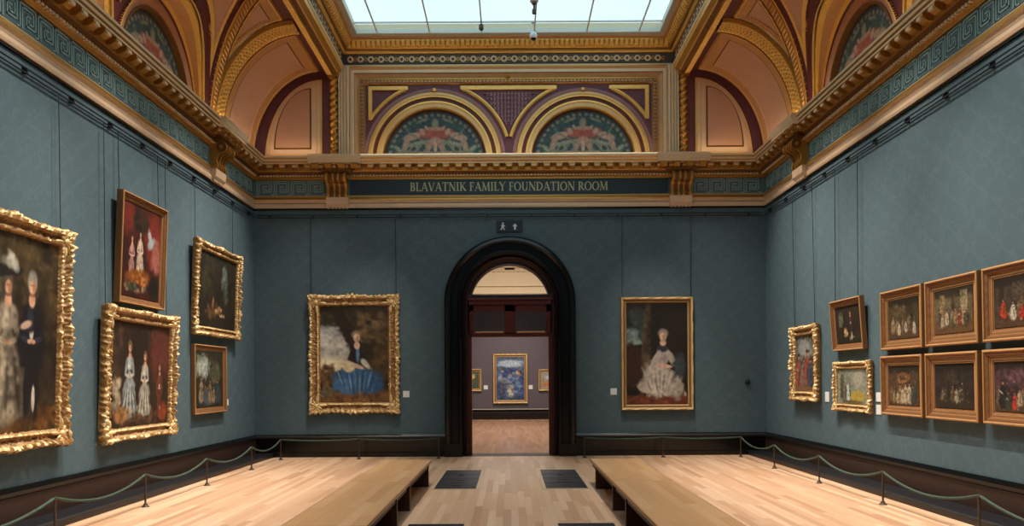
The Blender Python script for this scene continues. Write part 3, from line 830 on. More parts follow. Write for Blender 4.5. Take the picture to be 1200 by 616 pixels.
def bands(d, seq, inner=PK):
    """seq: list of (upto, material) by distance d"""
    m = np.full(d.shape, inner, int); prev = 0
    for upto, k in seq:
        m[(d >= prev) & (d < upto)] = k; prev = upto
    m[d < 0] = seq[0][1]
    return m
def bmin(dl, seqs):
    """pick the band class of the closest edge in order"""
    out = None
    for d, seq in zip(dl, seqs):
        m = bands(d, seq)
        if out is None: out = m.copy(); best = d/seq[-1][0]
        else:
            r = d/seq[-1][0]; use = r < best; out = np.where(use, m, out); best = np.minimum(best, r)
    return out
arcl = lambda t: (PI/2-t)*1.75
S_RIB = [(.03, GB), (.07, GD), (.12, TN_), (.14, GB), (.28, TN_), (.32, GD)]
# end panel between back wall and first rib
patch('cove_panel', lambda t, z: t*0+15.34, lambda t, z: t*0+YB, lambda t, z, Y, lo, hi: bmin(
    [Y-lo, hi-Y-.0, arcl(t), t*1.9+.25], [[(.05, TN_), (.08, MR), (.12, GB), (.34, TN_), (.37, GD)], [(.16, MR), (.22, GB), (.44, TN_), (.47, GD)], [(.12, MR), (.16, GB), (.40, TN_), (.43, GD)], [(.26, TN_)]]), 120, 110)
# first rib, carved leaf relief
def rib_h(w0):
    def f(t, z, Y, lo, hi):
        u = (Y-lo)/(hi-lo)*2-1; s = t*1.8
        edgeb = (np.abs(u) > .8)
        leafy = .5+.5*np.cos(s*2*PI/.085+np.abs(u)*3)*np.cos(u*PI*2.4)
        return np.where(np.abs(u) > .97, 0, np.where(edgeb, .075, .055+.022*leafy*(1-u*u)))
    return f
patch('cove_rib', lambda t, z: t*0+14.86, lambda t, z: t*0+15.34, lambda t, z, Y, lo, hi: np.where(np.abs((Y-lo)/(hi-lo)*2-1) > .8, GO, np.where((np.cos(t*1.8*2*PI/.085+np.abs((Y-lo)/(hi-lo)*2-1)*3)*np.cos(((Y-lo)/(hi-lo)*2-1)*PI*2.4) > -.35), GB, GO)), 260, 26, rib_h(.24))
# spandrel between the rib and the groin rib
def spand(t, z, Y, lo, hi):
    return np.where(hi-lo < .12, MR, 1)*0+bmin([hi-Y, (Y-lo)*.95, arcl(t)], [[(.09, MR), (.13, GB), (.2, TN_), (.22, GD)], [(.07, MR), (.11, GB), (.17, TN_), (.19, GD)], [(.2, MR), (.25, GB), (.45, TN_), (.47, GD)]])
patch('cove_spandrel', lambda t, z: np.minimum(y2(t)+.12, 14.855), lambda t, z: t*0+14.86, spand, 140, 50)
patch('groin_rib', lambda t, z: y2(t)-.13, lambda t, z: np.minimum(y2(t)+.13, 14.87), lambda t, z, Y, lo, hi: np.where(np.abs((Y-lo)/(hi-lo)*2-1) > .72, GO, np.where(np.cos(t*1.8*2*PI/.08+(Y-lo)*16) > -.3, GO, TN_)), 320, 18,
      lambda t, z, Y, lo, hi: np.where(np.abs((Y-lo)/(hi-lo)*2-1) > .98, 0, 1)*np.where(np.abs((Y-lo)/(hi-lo)*2-1) > .72, .06, .05+.014*np.cos(t*1.8*2*PI/.08+(Y-lo)*16)))
SEQL = [(.03, GB), (.21, MR), (.30, GB)]
SEQR = [(.035, GB), (.20, MR), (.29, GB)]
def vpan(t, z, Y, lo, hi):
    rho = rhof(Y, z)
    return bmin([rho, (hi-Y)*.93, arcl(t)], [SEQL, SEQR, [(.15, MR), (.2, GB), (.3, TN_)]])
patch('cove_pendentive', lambda t, z: EC+edge(z), lambda t, z: y2(t)-.13, vpan, 190, 130)
def qpan(t, z, Y, lo, hi):
    r1 = rhof(Y, z); r2 = rhof(2*MID-Y, z)
    return bmin([r1, r2, arcl(t)], [SEQL, SEQL, [(.15, MR), (.2, GB), (.3, TN_)]])
patch('cove_pendentive', lambda t, z: 2*MID-EC+edge(z, EI), lambda t, z: EC-edge(z, EI), qpan, 150, 150)
patch('cove_pendentive', lambda t, z: EC+edge(z), lambda t, z: y2(t)-.13, vpan, 90, 50, mirror=MID)
patch('groin_rib', lambda t, z: y2(t)-.13, lambda t, z: np.minimum(y2(t)+.13, 14.87), lambda t, z, Y, lo, hi: np.full(t.shape, GO), 40, 6, lambda t, z, Y, lo, hi: t*0+.06, mirror=MID)
patch('cove_spandrel', lambda t, z: np.minimum(y2(t)+.12, 14.855), lambda t, z: t*0+14.86, spand, 60, 24, mirror=MID)
patch('cove_rib', lambda t, z: t*0+14.86, lambda t, z: t*0+15.34, lambda t, z, Y, lo, hi: np.full(t.shape, GO), 40, 6, lambda t, z, Y, lo, hi: t*0+.06, mirror=MID)
patch('cove_panel', lambda t, z: t*0+YF, lambda t, z: t*0+7.06, lambda t, z, Y, lo, hi: bands(np.abs((Y % 4.0)-2), [(.3, GO), (.4, MR)]), 30, 60)
# lunette barrels and their pictures
for s in (-1, 1):
    for cy in (C1, C2):
        b = MB(); P = []
        FR = [(0, .012), (.10, .012), (.12, .03), (.24, .03), (.26, .006), (.72, .006), (.74, .03), (.97, .03), (1.0, -.005)]
        for i in range(81):
            a = PI*i/80; t = math.asin(min(1, EB*math.sin(a)/CB)); xc = CX+CA*math.cos(t)+.01
            m_ = 1 if cy == C1 else -1; ca = math.cos(a)*m_
            yw, ye = C1+(RB)*ca, EC+(EO if ca > 0 else EI)*ca
            P.append([(s*(6.1-(6.1-xc)*k), (lambda q: q if m_ > 0 else 2*MID-q)(yw+(ye-yw)*k-h*ca), ZT+(RB+(EB-RB)*k-h)*math.sin(a)) for k, h in FR])
        for k, mi in enumerate([1, 1, 2, 2, 4, 4, 2, 2]): b.grid([r[k:k+2] for r in P], mi)
        P = []
        for i in range(61):
            a = PI*i/60; P.append([(s*(6.1+h), cy+r*math.cos(a), ZT+r*math.sin(a)) for r, h in ((RB, 0), (1.24, 0))])
        b.grid(P, 0)
        P = []
        for i in range(61):
            a = PI*i/60; P.append([(s*(6.1-h), cy+r*math.cos(a), ZT+r*math.sin(a)) for r, h in ((1.24, 0), (1.24, .015), (1.2, .015), (1.2, -.1))])
        b.grid(P, 3)
        b.build('lunette_vault', ['pink', 'maroon', 'gold_b', 'gold_d', 'tan'], ceiling)
        lunette(lambda x, z, s=s, cy=cy: (s*6.19, cy-s*x, ZT+z), ceiling)
b = MB()
for s in (-1, 1): b.box(min(s*5.9, s*6.3), max(s*5.9, s*6.3), YF, YB, ZT-.04, ZT+.003)
b.build('cornice_shelf', 'tan', cor)

# beam along the lantern and the lantern frame
b = MB()
for s in (-1, 1):
    pr = [(4.32, 8.995), (4.24, 8.98), (4.22, 8.93), (4.17, 8.90), (4.11, 8.91), (4.08, 8.95), (3.99, 8.95), (3.97, 8.97), (3.88, 9.02), (3.86, 9.10), (3.88, 9.12)]
    for (p, q), k in zip(zip(pr, pr[1:]), [2, 0, 1, 1, 0, 2, 1, 0, 1, 0]):
        b.quad((s*p[0], YF, p[1]), (s*q[0], YF, q[1]), (s*q[0], YB, q[1]), (s*p[0], YB, p[1]), k)
    y = 17.3; i = 0
    while y > 7:
        b.prism([(-.035, 0), (0, -.028), (.035, 0), (0, .02)], lambda p: (s*4.10, y+p[0], 8.90+p[1]), lambda p: (s*4.22, y+.03+p[0], 8.92+p[1]), 1)
        b.prism([(-.03, 0), (0, -.03), (.03, 0)], lambda p: (s*3.99, y+p[0], 8.955+p[1]), lambda p: (s*4.07, y+p[0], 8.955+p[1]), 3)
        y -= .1
b.build('lantern_beam', ['gold', 'gold_b', 'maroon', 'gold_d'], ceiling)
b = MB()
LPf = [(0, 9.09), (.03, 9.10), (.04, 9.13), (.03, 9.17), (0, 9.18), (0, 9.42), (.03, 9.43), (.07, 9.46), (.08, 9.49), (.11, 9.50), (.19, 9.56), (.23, 9.64), (.24, 9.67), (.28, 9.68), (.30, 9.70), (.38, 9.71), (.42, 9.73)]
LMf = [1, 4, 4, 1, 2, 0, 1, 0, 3, 0, 0, 1, 5, 5, 6, 6]
loop3(b, LPf, LMf, hx=3.88)
lan = b.build('lantern_cornice', ['gold', 'gold_b', 'teal_dark', 'gold_d', 'stone_l', 'tan', 'sill'], ceiling)
b = MB()
def lmap(side):
    if side == 'b': return lambda u, d, z: (u, YB-d, z)
    if side == 'l': return lambda u, d, z: (-3.88+d, u, z)
    return lambda u, d, z: (3.88-d, u, z)
def run(side):
    return [(-3.7, 3.7)] if side == 'b' else [(8.0, 17.2)]
for side in 'blr':
    f = lmap(side)
    for a, c in run(side):
        u = a; i = 0
        while u < c:
            r = .075 if i % 2 == 0 else .045
            P = [(u+r*math.cos(k*PI/4), 9.30+r*math.sin(k*PI/4)) for k in range(8)]
            b.prism(P, lambda p: f(p[0], -.002, p[1]), lambda p: f(p[0], .02, p[1]), 0 if i % 2 == 0 else 1)
            P = [(u+r*.5*math.cos(k*PI/3), 9.30+r*.5*math.sin(k*PI/3)) for k in range(6)]
            b.prism(P, lambda p: f(p[0], .0, p[1]), lambda p: f(p[0], .03, p[1]), 2)
            u += .12; i += 1
        u = a
        while u < c:   # egg and dart
            b.prism([(.12, 9.515), (.2, 9.54), (.245, 9.62), (.25, 9.66), (.2, 9.66)], lambda p: f(u-.035, p[0], p[1]), lambda p: f(u+.035, p[0], p[1]), 3)
            u += .115
b.build('rosette_band', ['stone_l', 'gold', 'maroon', 'gold_b'], ceiling)

# ------------------------------------------------------------------ skylight
sky = structure(thing('window_1', 'x', 'x')); del sky['label'], sky['category']
b = MB(); xb = [-3.0, -1.8, -.6, .6, 1.8, 3.0]; YS = YB-.42
for x in xb: b.box(x-.016, x+.016, YF, YS, 9.74, 9.775)
ys = [16.55]; 
while ys[-1] > -2: ys.append(ys[-1]-1.5)
for y in ys: b.box(-3.46, 3.46, y-.015, y+.015, 9.745, 9.775)
b.box(-3.52, -3.46, YF, YS, 9.72, 9.82); b.box(3.46, 3.52, YF, YS, 9.72, 9.82); b.box(-3.5, 3.5, YS, YS+.06, 9.72, 9.82)
b.build('glazing_bars', 'bar', sky)
b = MB(); b.box(-3.48, 3.48, YF, YS+.02, 9.765, 9.775); b.build('glass_panes', 'glass', sky)
# solid lid round the lantern so daylight only enters through glass
b = MB()
b.box(-6.6, -3.5, YF-.3, YB+.3, 9.82, 9.95); b.box(3.5, 6.6, YF-.3, YB+.3, 9.82, 9.95); b.box(-3.5, 3.5, YS+.04, YB+.3, 9.82, 9.95)
b.box(-6.6, -6.3, YF-.3, YB+.3, 6.9, 9.82); b.box(6.3, 6.6, YF-.3, YB+.3, 6.9, 9.82)
b.build('roof_slab', 'cream', ceiling)

# ceiling-hung devices
b0 = thing('security_camera', 'white ball-shaped camera hanging by a thin rod at the far edge of the skylight', 'camera', (.56, 16.5, 9.73))
b = MB(); b.tube([(0, 0, 0), (0, 0, -.24)], .012, 8); b.lathe([(.05, 0), (.05, -.02), (.02, -.03)], (0, 0, 0), 12); b.build('mounting_rod', 'bar', b0)
b = MB(); b.lathe([(.005, .09), (.05, .075), (.082, .03), (.088, 0), (.08, -.035), (.062, -.055)], (0, 0, -.31), 20); b.build('dome_housing', 'camwhite', b0, smooth=True)
b = MB(); b.lathe([(.06, 0), (.055, -.025), (.03, -.045), (.004, -.05)], (0, 0, -.36), 18); b.build('lens_dome', 'slot', b0, smooth=True)
b1 = thing('spotlight', 'white cylindrical spotlight hanging below the middle of the skylight glass', 'spotlight', (.53, 15.05, 9.72))
b = MB(); b.tube([(0, 0, 0), (0, 0, -.1)], .014, 8); b.build('stem', 'bar', b1)
b = MB(); b.lathe([(.03, 0), (.075, -.02), (.085, -.1), (.085, -.2), (.06, -.21)], (0, 0, -.08), 18); b.build('lamp_body', 'camwhite', b1, smooth=True)
b = MB(); b.lathe([(.05, 0), (.05, -.05), (.025, -.06), (.02, -.15), (.045, -.16), (.045, -.24), (.02, -.25)], (0, 0, -.28), 14); b.build('lamp_bracket', 'iron', b1)
b2 = thing('small_spotlight', 'small dark fitting on the skylight bar left of the hanging white camera', 'spotlight', (-.6, 16.5, 9.73))
b = MB(); b.tube([(0, 0, 0), (0, 0, -.06)], .012, 8); b.build('stem', 'iron', b2)
b = MB(); b.lathe([(.02, 0), (.05, -.01), (.055, -.1), (.04, -.12)], (0, 0, -.05), 14); b.build('lamp_body', 'iron', b2)

# ------------------------------------------------------------------ picture rails
def rail(name, label, f, u0, u1, gap=None):
    r = thing(name, label, 'picture rail')
    r.location = f((u0+u1)/2, 0, 5.6); L = r.location.copy()
    g = lambda u, d, z: tuple(Vector(f(u, d, z))-L)
    b = MB()
    for z in (5.655, 5.595): b.tube([g(u0, .055, z), g(u1, .055, z)], .011, 8)
    b.build('rod', 'rail', r)
    n = int((u1-u0)/1.0)
    for i in range(n+1):
        u = u0+.3+i*(u1-u0-.6)/n
        b = MB(); b.prism([(0, 5.59), (.04, 5.585), (.065, 5.585), (.07, 5.60), (.07, 5.655), (.05, 5.665), (0, 5.68)], lambda p: g(u-.014, p[0], p[1]), lambda p: g(u+.014, p[0], p[1]))
        b.build('rail_bracket', 'rail', r)
    return r
rail('picture_rail', 'long black double rod picture rail high on the left teal wall', lambda u, d, z: (-W+d, u, z), 2, 17.3)
rail('picture_rail', 'long black double rod picture rail high on the right teal wall', lambda u, d, z: (W-d, u, z), 2, 17.3)
rail('picture_rail', 'black picture rail on the end wall under the name of the room', lambda u, d, z: (u, YB-d, z), -5.9, 5.9)

# ------------------------------------------------------------------ framed paintings
def frame_mesh(name, Wd, H, fw, dep, style, parent):
    """outer size Wd x H, centred in x, base z=0, back y=0, front -dep"""
    if style == 'rococo':
        prof = [(0, 0, 0), (0, .45, 1), (.06, .72, 1), (.16, .98, .8), (.28, .92, .3), (.40, .62, 0), (.52, .52, 0), (.64, .62, 0), (.74, .78, 0), (.84, .66, 0), (.92, .40, 0), (1, .34, 0)]; mats = [0, 0, 1, 1, 0, 2, 2, 0, 1, 0, 2]
    elif style == 'bold':
        prof = [(0, 0, 0), (0, .55, 0), (.05, .7, 0), (.14, 1, 0), (.3, 1.02, 0), (.42, .86, 0), (.5, .6, 0), (.62, .5, 0), (.72, .5, 0), (.8, .6, 0), (.88, .5, 0), (1, .3, 0)]; mats = [0, 0, 0, 1, 1, 0, 2, 0, 0, 1, 0]
    else:
        prof = [(0, 0, 0), (0, .8, 0), (.03, .9, 0), (.13, 1, 0), (.2, .93, 0), (.24, .78, 0), (.34, .74, 0), (.44, .66, 0), (.5, .48, 0), (.56, .5, 0), (.66, .44, 0), (.76, .46, 0), (.84, .34, 0), (.9, .38, 0), (1, .22, 0)]; mats = [0, 0, 1, 1, 2, 0, 0, 2, 1, 0, 1, 2, 1, 0]
    nx, nz = (max(60, int(Wd/.012)), max(60, int(H/.012))) if style == 'rococo' else (24, 24)
    corners = [(-1, 0, nx), (1, 0, nz), (1, 1, nx), (-1, 1, nz)]
    def station(side, t, a):
        hw, hh = Wd/2-a, H/2-a
        return [(-hw+2*hw*t, -hh), (hw, -hh+2*hh*t), (hw-2*hw*t, hh), (-hw, hh-2*hh*t)][side]
    P = []
    for side in range(4):
        n = nx if side % 2 == 0 else nz; L = Wd if side % 2 == 0 else H
        for i in range(n):
            t = i/n; row = []
            e = min(t, 1-t)*L; c = abs(t-.5)*L
            for a, h, w in prof:
                px, pz = station(side, t, a*fw); y = h*dep
                if style == 'rococo':
                    near = math.exp(-(e/(fw*1.1))**2)+.8*math.exp(-(c/(fw*.9))**2)
                    sc = (.05+.045*math.sin(t*L*2*PI/(fw*.5)+noise.noise(Vector((px*4,pz*4,1)))*4)+.07*noise.noise(Vector((px*9,pz*9,5)))+.15*near*(.8+.35*math.sin(t*L*60)))*fw*w
                    nxn, nzn = [(0, -1), (1, 0), (0, 1), (-1, 0)][side]
                    blend = min(1, e/(fw*.6))
                    cxn, czn = (-1 if px < 0 else 1)*.7, (-1 if pz < 0 else 1)*.7
                    px += (nxn*blend+cxn*(1-blend))*sc; pz += (nzn*blend+czn*(1-blend))*sc
                    if 0 < h and w: y += dep*.25*near*w
                    if h > .3:
                        y += dep*(.42*noise.noise(Vector((px*22, pz*22, a*3)))+.10*noise.noise(Vector((px*40, pz*40, 7))))*(1.0 if w else .5)
                        y += dep*.03*math.sin(t*L*2*PI/.06+a*9)
                elif style == 'bold' and .1 < a < .45:
                    y += dep*.07*math.sin(t*L*2*PI/.09+a*14)
                elif style == 'plain' and .25 < a < .5:
                    y += dep*.03*math.sin(t*L*2*PI/.05)
                row.append((px, -y, pz+H/2))
            P.append(row)
    P.append(P[0])
    b = MB()
    for k in range(len(prof)-1): b.grid([r[k:k+2] for r in P], mats[k])
    b.quad((-Wd/2, 0, 0), (Wd/2, 0, 0), (Wd/2, 0, H), (-Wd/2, 0, H), 2)
    mm = {'rococo': ['gilt', 'gilt_b', 'gilt_o'], 'bold': ['gilt', 'gilt_b', 'gilt_d'], 'plain': ['giltp', 'giltp_b', 'gilt_d']}[style]
    return b.build(name, mm, parent)
M['gilt'] = plain('carved gilt frame', '94703f', .5, .18, .4, 26, .004)
M['gilt_b'] = plain('worn bright gilt', 'd2b27c', .45, .18, .25, 22, .004)
M['gilt_d'] = plain('dark bole gilt', '7d5230', .5, .15, .3, 22)
M['gilt_o'] = plain('orange bole gilt', '8a6238', .5, .15, .25, 18)
M['giltp'] = plain('plain gilt frame', '7f5633', .42, .25, .16, 14)
M['giltp_b'] = plain('plain gilt frame highlight', 'b98c5a', .42, .2, .14, 14)

def dome(b, x, z, rx, rz, rot, y0, h):
    P = []; c, s_ = math.cos(rot), math.sin(rot)
    for i in range(5):
        a = PI/2*i/4; r = math.cos(a); row = []
        for k in range(11):
            t = 2*PI*k/10; u, v = rx*r*math.cos(t), rz*r*math.sin(t)
            row.append((x+u*c-v*s_, -y0-h*math.sin(a), z+u*s_+v*c))
        P.append(row)
    b.grid(P)
def shell(b, x, z, r, rot, y0, dep):
    dome(b, x, z, r*.34, r*.34, 0, y0, dep*1.2)
    for k in range(7):
        a = rot+(k-3)*.62; L = r*(.78-.03*abs(k-3))
        dome(b, x+math.cos(a)*L*.72, z+math.sin(a)*L*.72, L*.42, L*.2, a, y0, dep*(1.0 if k % 2 else .75))
    for q in (-1, 1):
        a = rot+q*2.45; dome(b, x+math.cos(a)*r*.85, z+math.sin(a)*r*.85, r*.55, r*.16, a, y0*.95, dep*.8)
def painting(label, wall, u0, u1, z0, z1, fw, P, style='plain', dep=.10, tilt=0.0, wires=(), group=None, name='framed_painting', glaze=False):
    Wd, H = abs(u1-u0), z1-z0; uc = (u0+u1)/2
    if wall == 'back': loc, rz = (uc, YB-.012, z0), 0
    elif wall == 'left': loc, rz = (-W+.012, uc, z0), PI/2
    elif wall == 'right': loc, rz = (W-.012, uc, z0), -PI/2
    elif wall == 'far': loc, rz = (uc, YR-.012, z0), 0
    r = thing(name, label, 'painting', loc, (tilt, 0, rz), group)
    frame_mesh('frame', Wd, H, fw, dep, style, r)
    i = fw*.97
    canvas_mesh('canvas', P, -Wd/2+i, Wd/2-i, i, H-i, -dep*.42, r)
    if style == 'rococo':
        for sx in (-1, 1):
            for sz in (0, 1):
                b = MB(); shell(b, sx*(Wd/2-fw*.62), (H-fw*.62) if sz else fw*.62, fw*.72, math.atan2(1 if sz else -1, sx), dep*.75, dep*.3)
                b.build('corner_ornament', 'gilt_b', r)
    for w in wires:
        b = MB(); c_, s_n = math.cos(tilt), math.sin(tilt)
        def inv(d, z): return (-d*c_+z*s_n, d*s_n+z*c_)   # room depth/height -> leaning picture frame
        d1 = max(.012, s_n*H*.96-.004)
        (ya, za), (yb2, zb2) = inv(.055, 5.58-z0), inv(d1, H*.96)
        b.tube([(w, ya, za), (w, yb2, zb2)], .006, 6)
        b.build('hanging_wire', 'rail', r)
    return r

# ---- pictures (generic compositions in the colours of the room's paintings)
def P_sky_lady():
    p = Painter(1.57, 2.23, 150, 1, '3a2d1f', '241b13')
    p.blob(.12, .42, .22, .3, 'a9a59c', 0, .5, .5).foliage(.12, .4, .16, .24, ['c4c0b6', '8f8d8a', 'b5ab98', '7d7f82'], 40, .07).blob(.1, .62, .16, .09, 'd9cba8', 0, .5, .5)
    p.foliage(.25, .08, .34, .1, ['2a2419', '1f1a12', '3a3020'], 60, .06).foliage(.78, .25, .2, .2, ['4e3e28', '6a5436', '382a1a', '7a6240'], 90, .045).blob(.42, .28, .07, .24, '241a12', -28, .4, .4)
    p.foliage(.85, .55, .14, .25, ['3a2a1a', '2a1f14', '5a4426'], 60, .05).blob(.5, .95, .6, .08, '6f4a2c', 0, .5, .5).foliage(.5, .95, .4, .04, ['8a5f38', '4a3220', '6b4a30'], 50, .035)
    p.foliage(.16, .72, .12, .1, ['5a4028', '3a2a1a', '7a5c3c'], 30, .04).foliage(.08, .9, .1, .05, ['7e6e50', '4a4030'], 20, .03)
    p.blob(.54, .76, .24, .12, '2f5478', 0, .3, .35).blob(.36, .83, .13, .09, '3d668c', 10, .3, .4).blob(.74, .82, .13, .09, '2d4f73', 0, .3, .4).blob(.5, .7, .12, .08, '34597e', 0, .4, .4)
    for k in range(16): p.blob(.3+.035*k, .76+.03*((k*7) % 3), .012, .1, ['7f9fb8', '1f3a58', '5a80a2', '274868'][k % 4], -22+k*3, .7, .6, .5, .6)
    p.blob(.55, .53, .055, .11, '1c2130', 0, .35, .2).blob(.47, .53, .035, .1, '14141a', 18, .4, .3).blob(.63, .56, .035, .1, '17171b', -26, .4, .3).blob(.55, .5, .018, .09, '5c7896', 0, .5, .2)
    p.blob(.54, .41, .03, .04, 'd0a88c', 0, .4, .1).blob(.53, .3, .05, .05, '7a6a58', 0, .4, .3).blob(.535, .33, .034, .045, 'd0a68a', 0, .35, .1).blob(.55, .335, .014, .035, '8a6450', 0, .8, .1, .2, .6)
    p.blob(.52, .62, .1, .022, 'c8a58a', 20, .4, .2).blob(.66, .6, .03, .07, 'b8b0a0', -40, .5, .3)
    p.blob(.42, .63, .06, .06, 'cfbb90', 0, .4, .3, .4).foliage(.42, .63, .04, .03, ['e0d0ac', 'b89c70', 'd8c69c'], 12, .02); return p
def P_white_lady():
    p = Painter(1.43, 2.36, 150, 2, '2c251d', '15120f')
    p.foliage(.1, .2, .12, .14, ['2b3634', '1c2220', '3c4a46'], 40, .05).foliage(.1, .31, .12, .07, ['8f9f9a', '5c6c68', 'a8b0a4'], 24, .04).blob(.1, .39, .13, .03, '7d8f84', 0, .5, .4)
    p.blob(.1, .62, .12, .2, '38221a', 0, .5, .5).blob(.33, .4, .045, .4, '5a4a38', 2, .6, .3).blob(.7, .3, .2, .3, '221c15', 0, .7, .5).blob(.5, .96, .6, .06, '6a3322', 0, .4, .4).foliage(.5, .96, .4, .03, ['8a4a2c', '4a2418', '7a3e26'], 40, .03)
    p.blob(.55, .77, .18, .15, 'b5a99a', 0, .3, .3).blob(.42, .85, .17, .06, 'b8ab9b', 10, .3, .4).blob(.78, .8, .09, .15, 'a59b8a', -12, .3, .4).blob(.5, .66, .12, .1, 'b9ac9e', 12, .4, .4)
    for k in range(16): p.blob(.34+.03*k, .76+.03*((k*5) % 3), .012, .11, ['dccfc2', '7d7264', 'cbbeb0', '968a7c'][k % 4], -24+k*3.4, .7, .6, .5, .65)
    p.foliage(.58, .9, .24, .03, ['d8ccbc', '8a7e6e', 'c4b8a6'], 30, .02)
    p.blob(.6, .52, .065, .1, 'a99c92', 0, .3, .2).blob(.6, .45, .055, .035, '34343e', 0, .4, .2).blob(.6, .395, .033, .03, 'd0a890', 0, .4, .1).blob(.6, .30, .05, .05, '8f8578', 0, .4, .3).blob(.6, .335, .034, .045, 'd4aa92', 0, .35, .1).blob(.615, .34, .014, .036, '946e5a', 0, .8, .1, .2, .6)
    p.blob(.48, .55, .03, .09, 'b5a89c', 30, .3, .2).blob(.74, .55, .032, .09, 'aea294', -26, .3, .2).blob(.62, .62, .09, .02, 'cba48c', 8, .4, .2).blob(.86, .62, .06, .12, '3a4246', 0, .6, .4); return p
def P_walk():
    p = Painter(1.9, 2.4, 170, 3, '4a3a22', '2c2416')
    p.foliage(.4, .12, .6, .14, ['4a3a20', '2a2014', '6a5430', '382c1a'], 120, .06).foliage(.9, .35, .14, .35, ['241c12', '40331e', '5a4526', '1c160e'], 120, .05).foliage(.55, .35, .1, .25, ['3c301e', '574628', '2a2216'], 60, .05)
    p.foliage(.5, .93, .5, .06, ['8a5520', '5a3614', 'a86c2c', '6e4418'], 90, .045).foliage(.3, .3, .14, .2, ['5f5844', '46402f', '787058'], 50, .05)
    p.fig(.48, .18, .76, '8f836e', hair='4a4034', wd=1.5, hi='b5a890'); p.blob(.47, .19, .13, .03, '1d1a18', -8, .4, .4).foliage(.5, .14, .05, .04, ['cfc9bc', '9a9488', 'b8b2a4'], 14, .03)
    p.fig(.72, .16, .78, '14141a', hair='8a857a', kind='man', wd=1.25, hi='2b2d38'); p.blob(.66, .45, .05, .02, 'c2a08a', -20, .5, .2)
    p.foliage(.2, .85, .1, .07, ['b5a68e', '8a7c66', 'd0c4b0'], 20, .04); return p
def P_red():
    p = Painter(1.2, 1.42, 110, 4, '4a1810', '2a0e0a')
    p.blob(.8, .3, .25, .3, '6b2418', 0, .6, .5).blob(.12, .15, .15, .2, '6a2418', 0, .6, .5).foliage(.45, .18, .16, .1, ['17100c', '2a1c14', '3a241a'], 40, .06).blob(.88, .5, .1, .2, '96584a', 0, .6, .6)
    p.fig(.45, .24, .56, 'b59c86', hair='1c1410', hi='dcc2aa', wd=1.0); p.fig(.24, .32, .5, 'a07068', hair='4a2c1c', wd=.8, hi='c89a8c'); p.blob(.74, .36, .1, .05, '8f979c', -40, .5, .4).blob(.7, .3, .04, .09, 'a8a8a4', -20, .6, .4)
    p.blob(.45, .78, .28, .09, '7c4214', 0, .4, .4).foliage(.45, .8, .22, .06, ['a8682c', '5a2e10', 'c08a50'], 30, .03).foliage(.35, .9, .26, .04, ['a08060', '5a4a30', '2f3a2c'], 40, .03).blob(.85, .85, .12, .14, '15120e', 0, .5, .4); return p
def P_family():
    p = Painter(1.85, 1.6, 130, 5, '42301f', '2a1d14')
    p.blob(.82, .3, .24, .3, '5a2c22', 0, .6, .5).foliage(.1, .25, .1, .2, ['201812', '3a2a1e', '54402c'], 40, .06).foliage(.5, .92, .5, .06, ['4a2f20', '6d4a30', '2f1f16', '7a5638'], 80, .04).blob(.45, .2, .2, .18, '251a14', 0, .6, .5)
    p.fig(.3, .16, .74, '8b9290', hair='6b5236', hi='bfc2ba', wd=1.05); p.fig(.56, .25, .66, '9c988a', hair='6d5236', hi='c9c0ac', wd=1.1); p.fig(.83, .36, .58, '5c3020', hair='4a3526', kind='man', wd=1.1, hi='7a4630')
    p.foliage(.1, .62, .07, .07, ['cfc4ae', 'a89a80', 'b89878'], 14, .04).foliage(.1, .76, .08, .1, ['a3957c', '7d705a', 'c2b49a'], 24, .04).foliage(.2, .87, .14, .06, ['9a6a3a', 'b8864e', '6a4424'], 30, .04).foliage(.9, .88, .08, .08, ['8a3a20', '6a2814', 'a8502c'], 24, .04); return p
def P_wood():
    p = Painter(1.9, 1.45, 110, 6, '2e281b', '1a1710')
    p.foliage(.68, .3, .1, .18, ['5f6a62', '7a8478', '454e44'], 50, .05).foliage(.72, .52, .08, .12, ['555e50', '39402f'], 40, .04).foliage(.25, .35, .22, .28, ['1c1a10', '2f2a1a', '3c3420'], 90, .06).foliage(.92, .4, .08, .35, ['15130e', '28231a', '332c1c'], 60, .05)
    p.foliage(.4, .78, .28, .09, ['4a3620', '6a4e2e', '33261a'], 60, .05).foliage(.52, .75, .12, .04, ['a87a48', 'c8a070', '7a5530'], 24, .03).blob(.38, .66, .03, .09, '7a5530', 15, .5, .4).foliage(.62, .82, .08, .03, ['c59a66', 'd8b88a'], 14, .02); return p
def P_crowd(seed, bg, bg2, cols, n=6, y=.9, h=.5, extra=(), items=(), fl='4a3826'):
    p = Painter(.95, .7, 84, seed, bg, bg2); p.interior(bg, fl, items)
    for e in extra: p.foliage(*e)
    p.crowd(y, h, n, cols); return p
WH = ['a89a82', '9c8264', '7a3426', '3c4438', '8a704e', '4a3c30', 'b5a284']
pic = painting
pic('largest gilt framed painting on the left wall, a couple walking in dark woods', 'left', 7.62, 9.86, .98, 3.76, .22, P_walk(), 'rococo', .14, math.radians(1.6), wires=(-1.05, 1.05))
pic('plain gilt framed picture of pale figures on deep red, highest on the left wall', 'left', 11.2, 12.66, 3.0, 4.7, .13, P_red(), 'plain', .11, math.radians(2.5), wires=(-.66, .6))
pic('carved gilt framed group portrait with two pale-dressed children, hanging below the red picture', 'left', 10.75, 13.0, .9, 2.9, .20, P_family(), 'rococo', .13, math.radians(2), wires=(-1.0, .93))
pic('carved gold framed dark woodland painting hanging above a small picture near the left corner', 'left', 13.9, 16.15, 2.7, 4.48, .175, P_wood(), 'rococo', .12, math.radians(2), wires=(-1.02, .88))
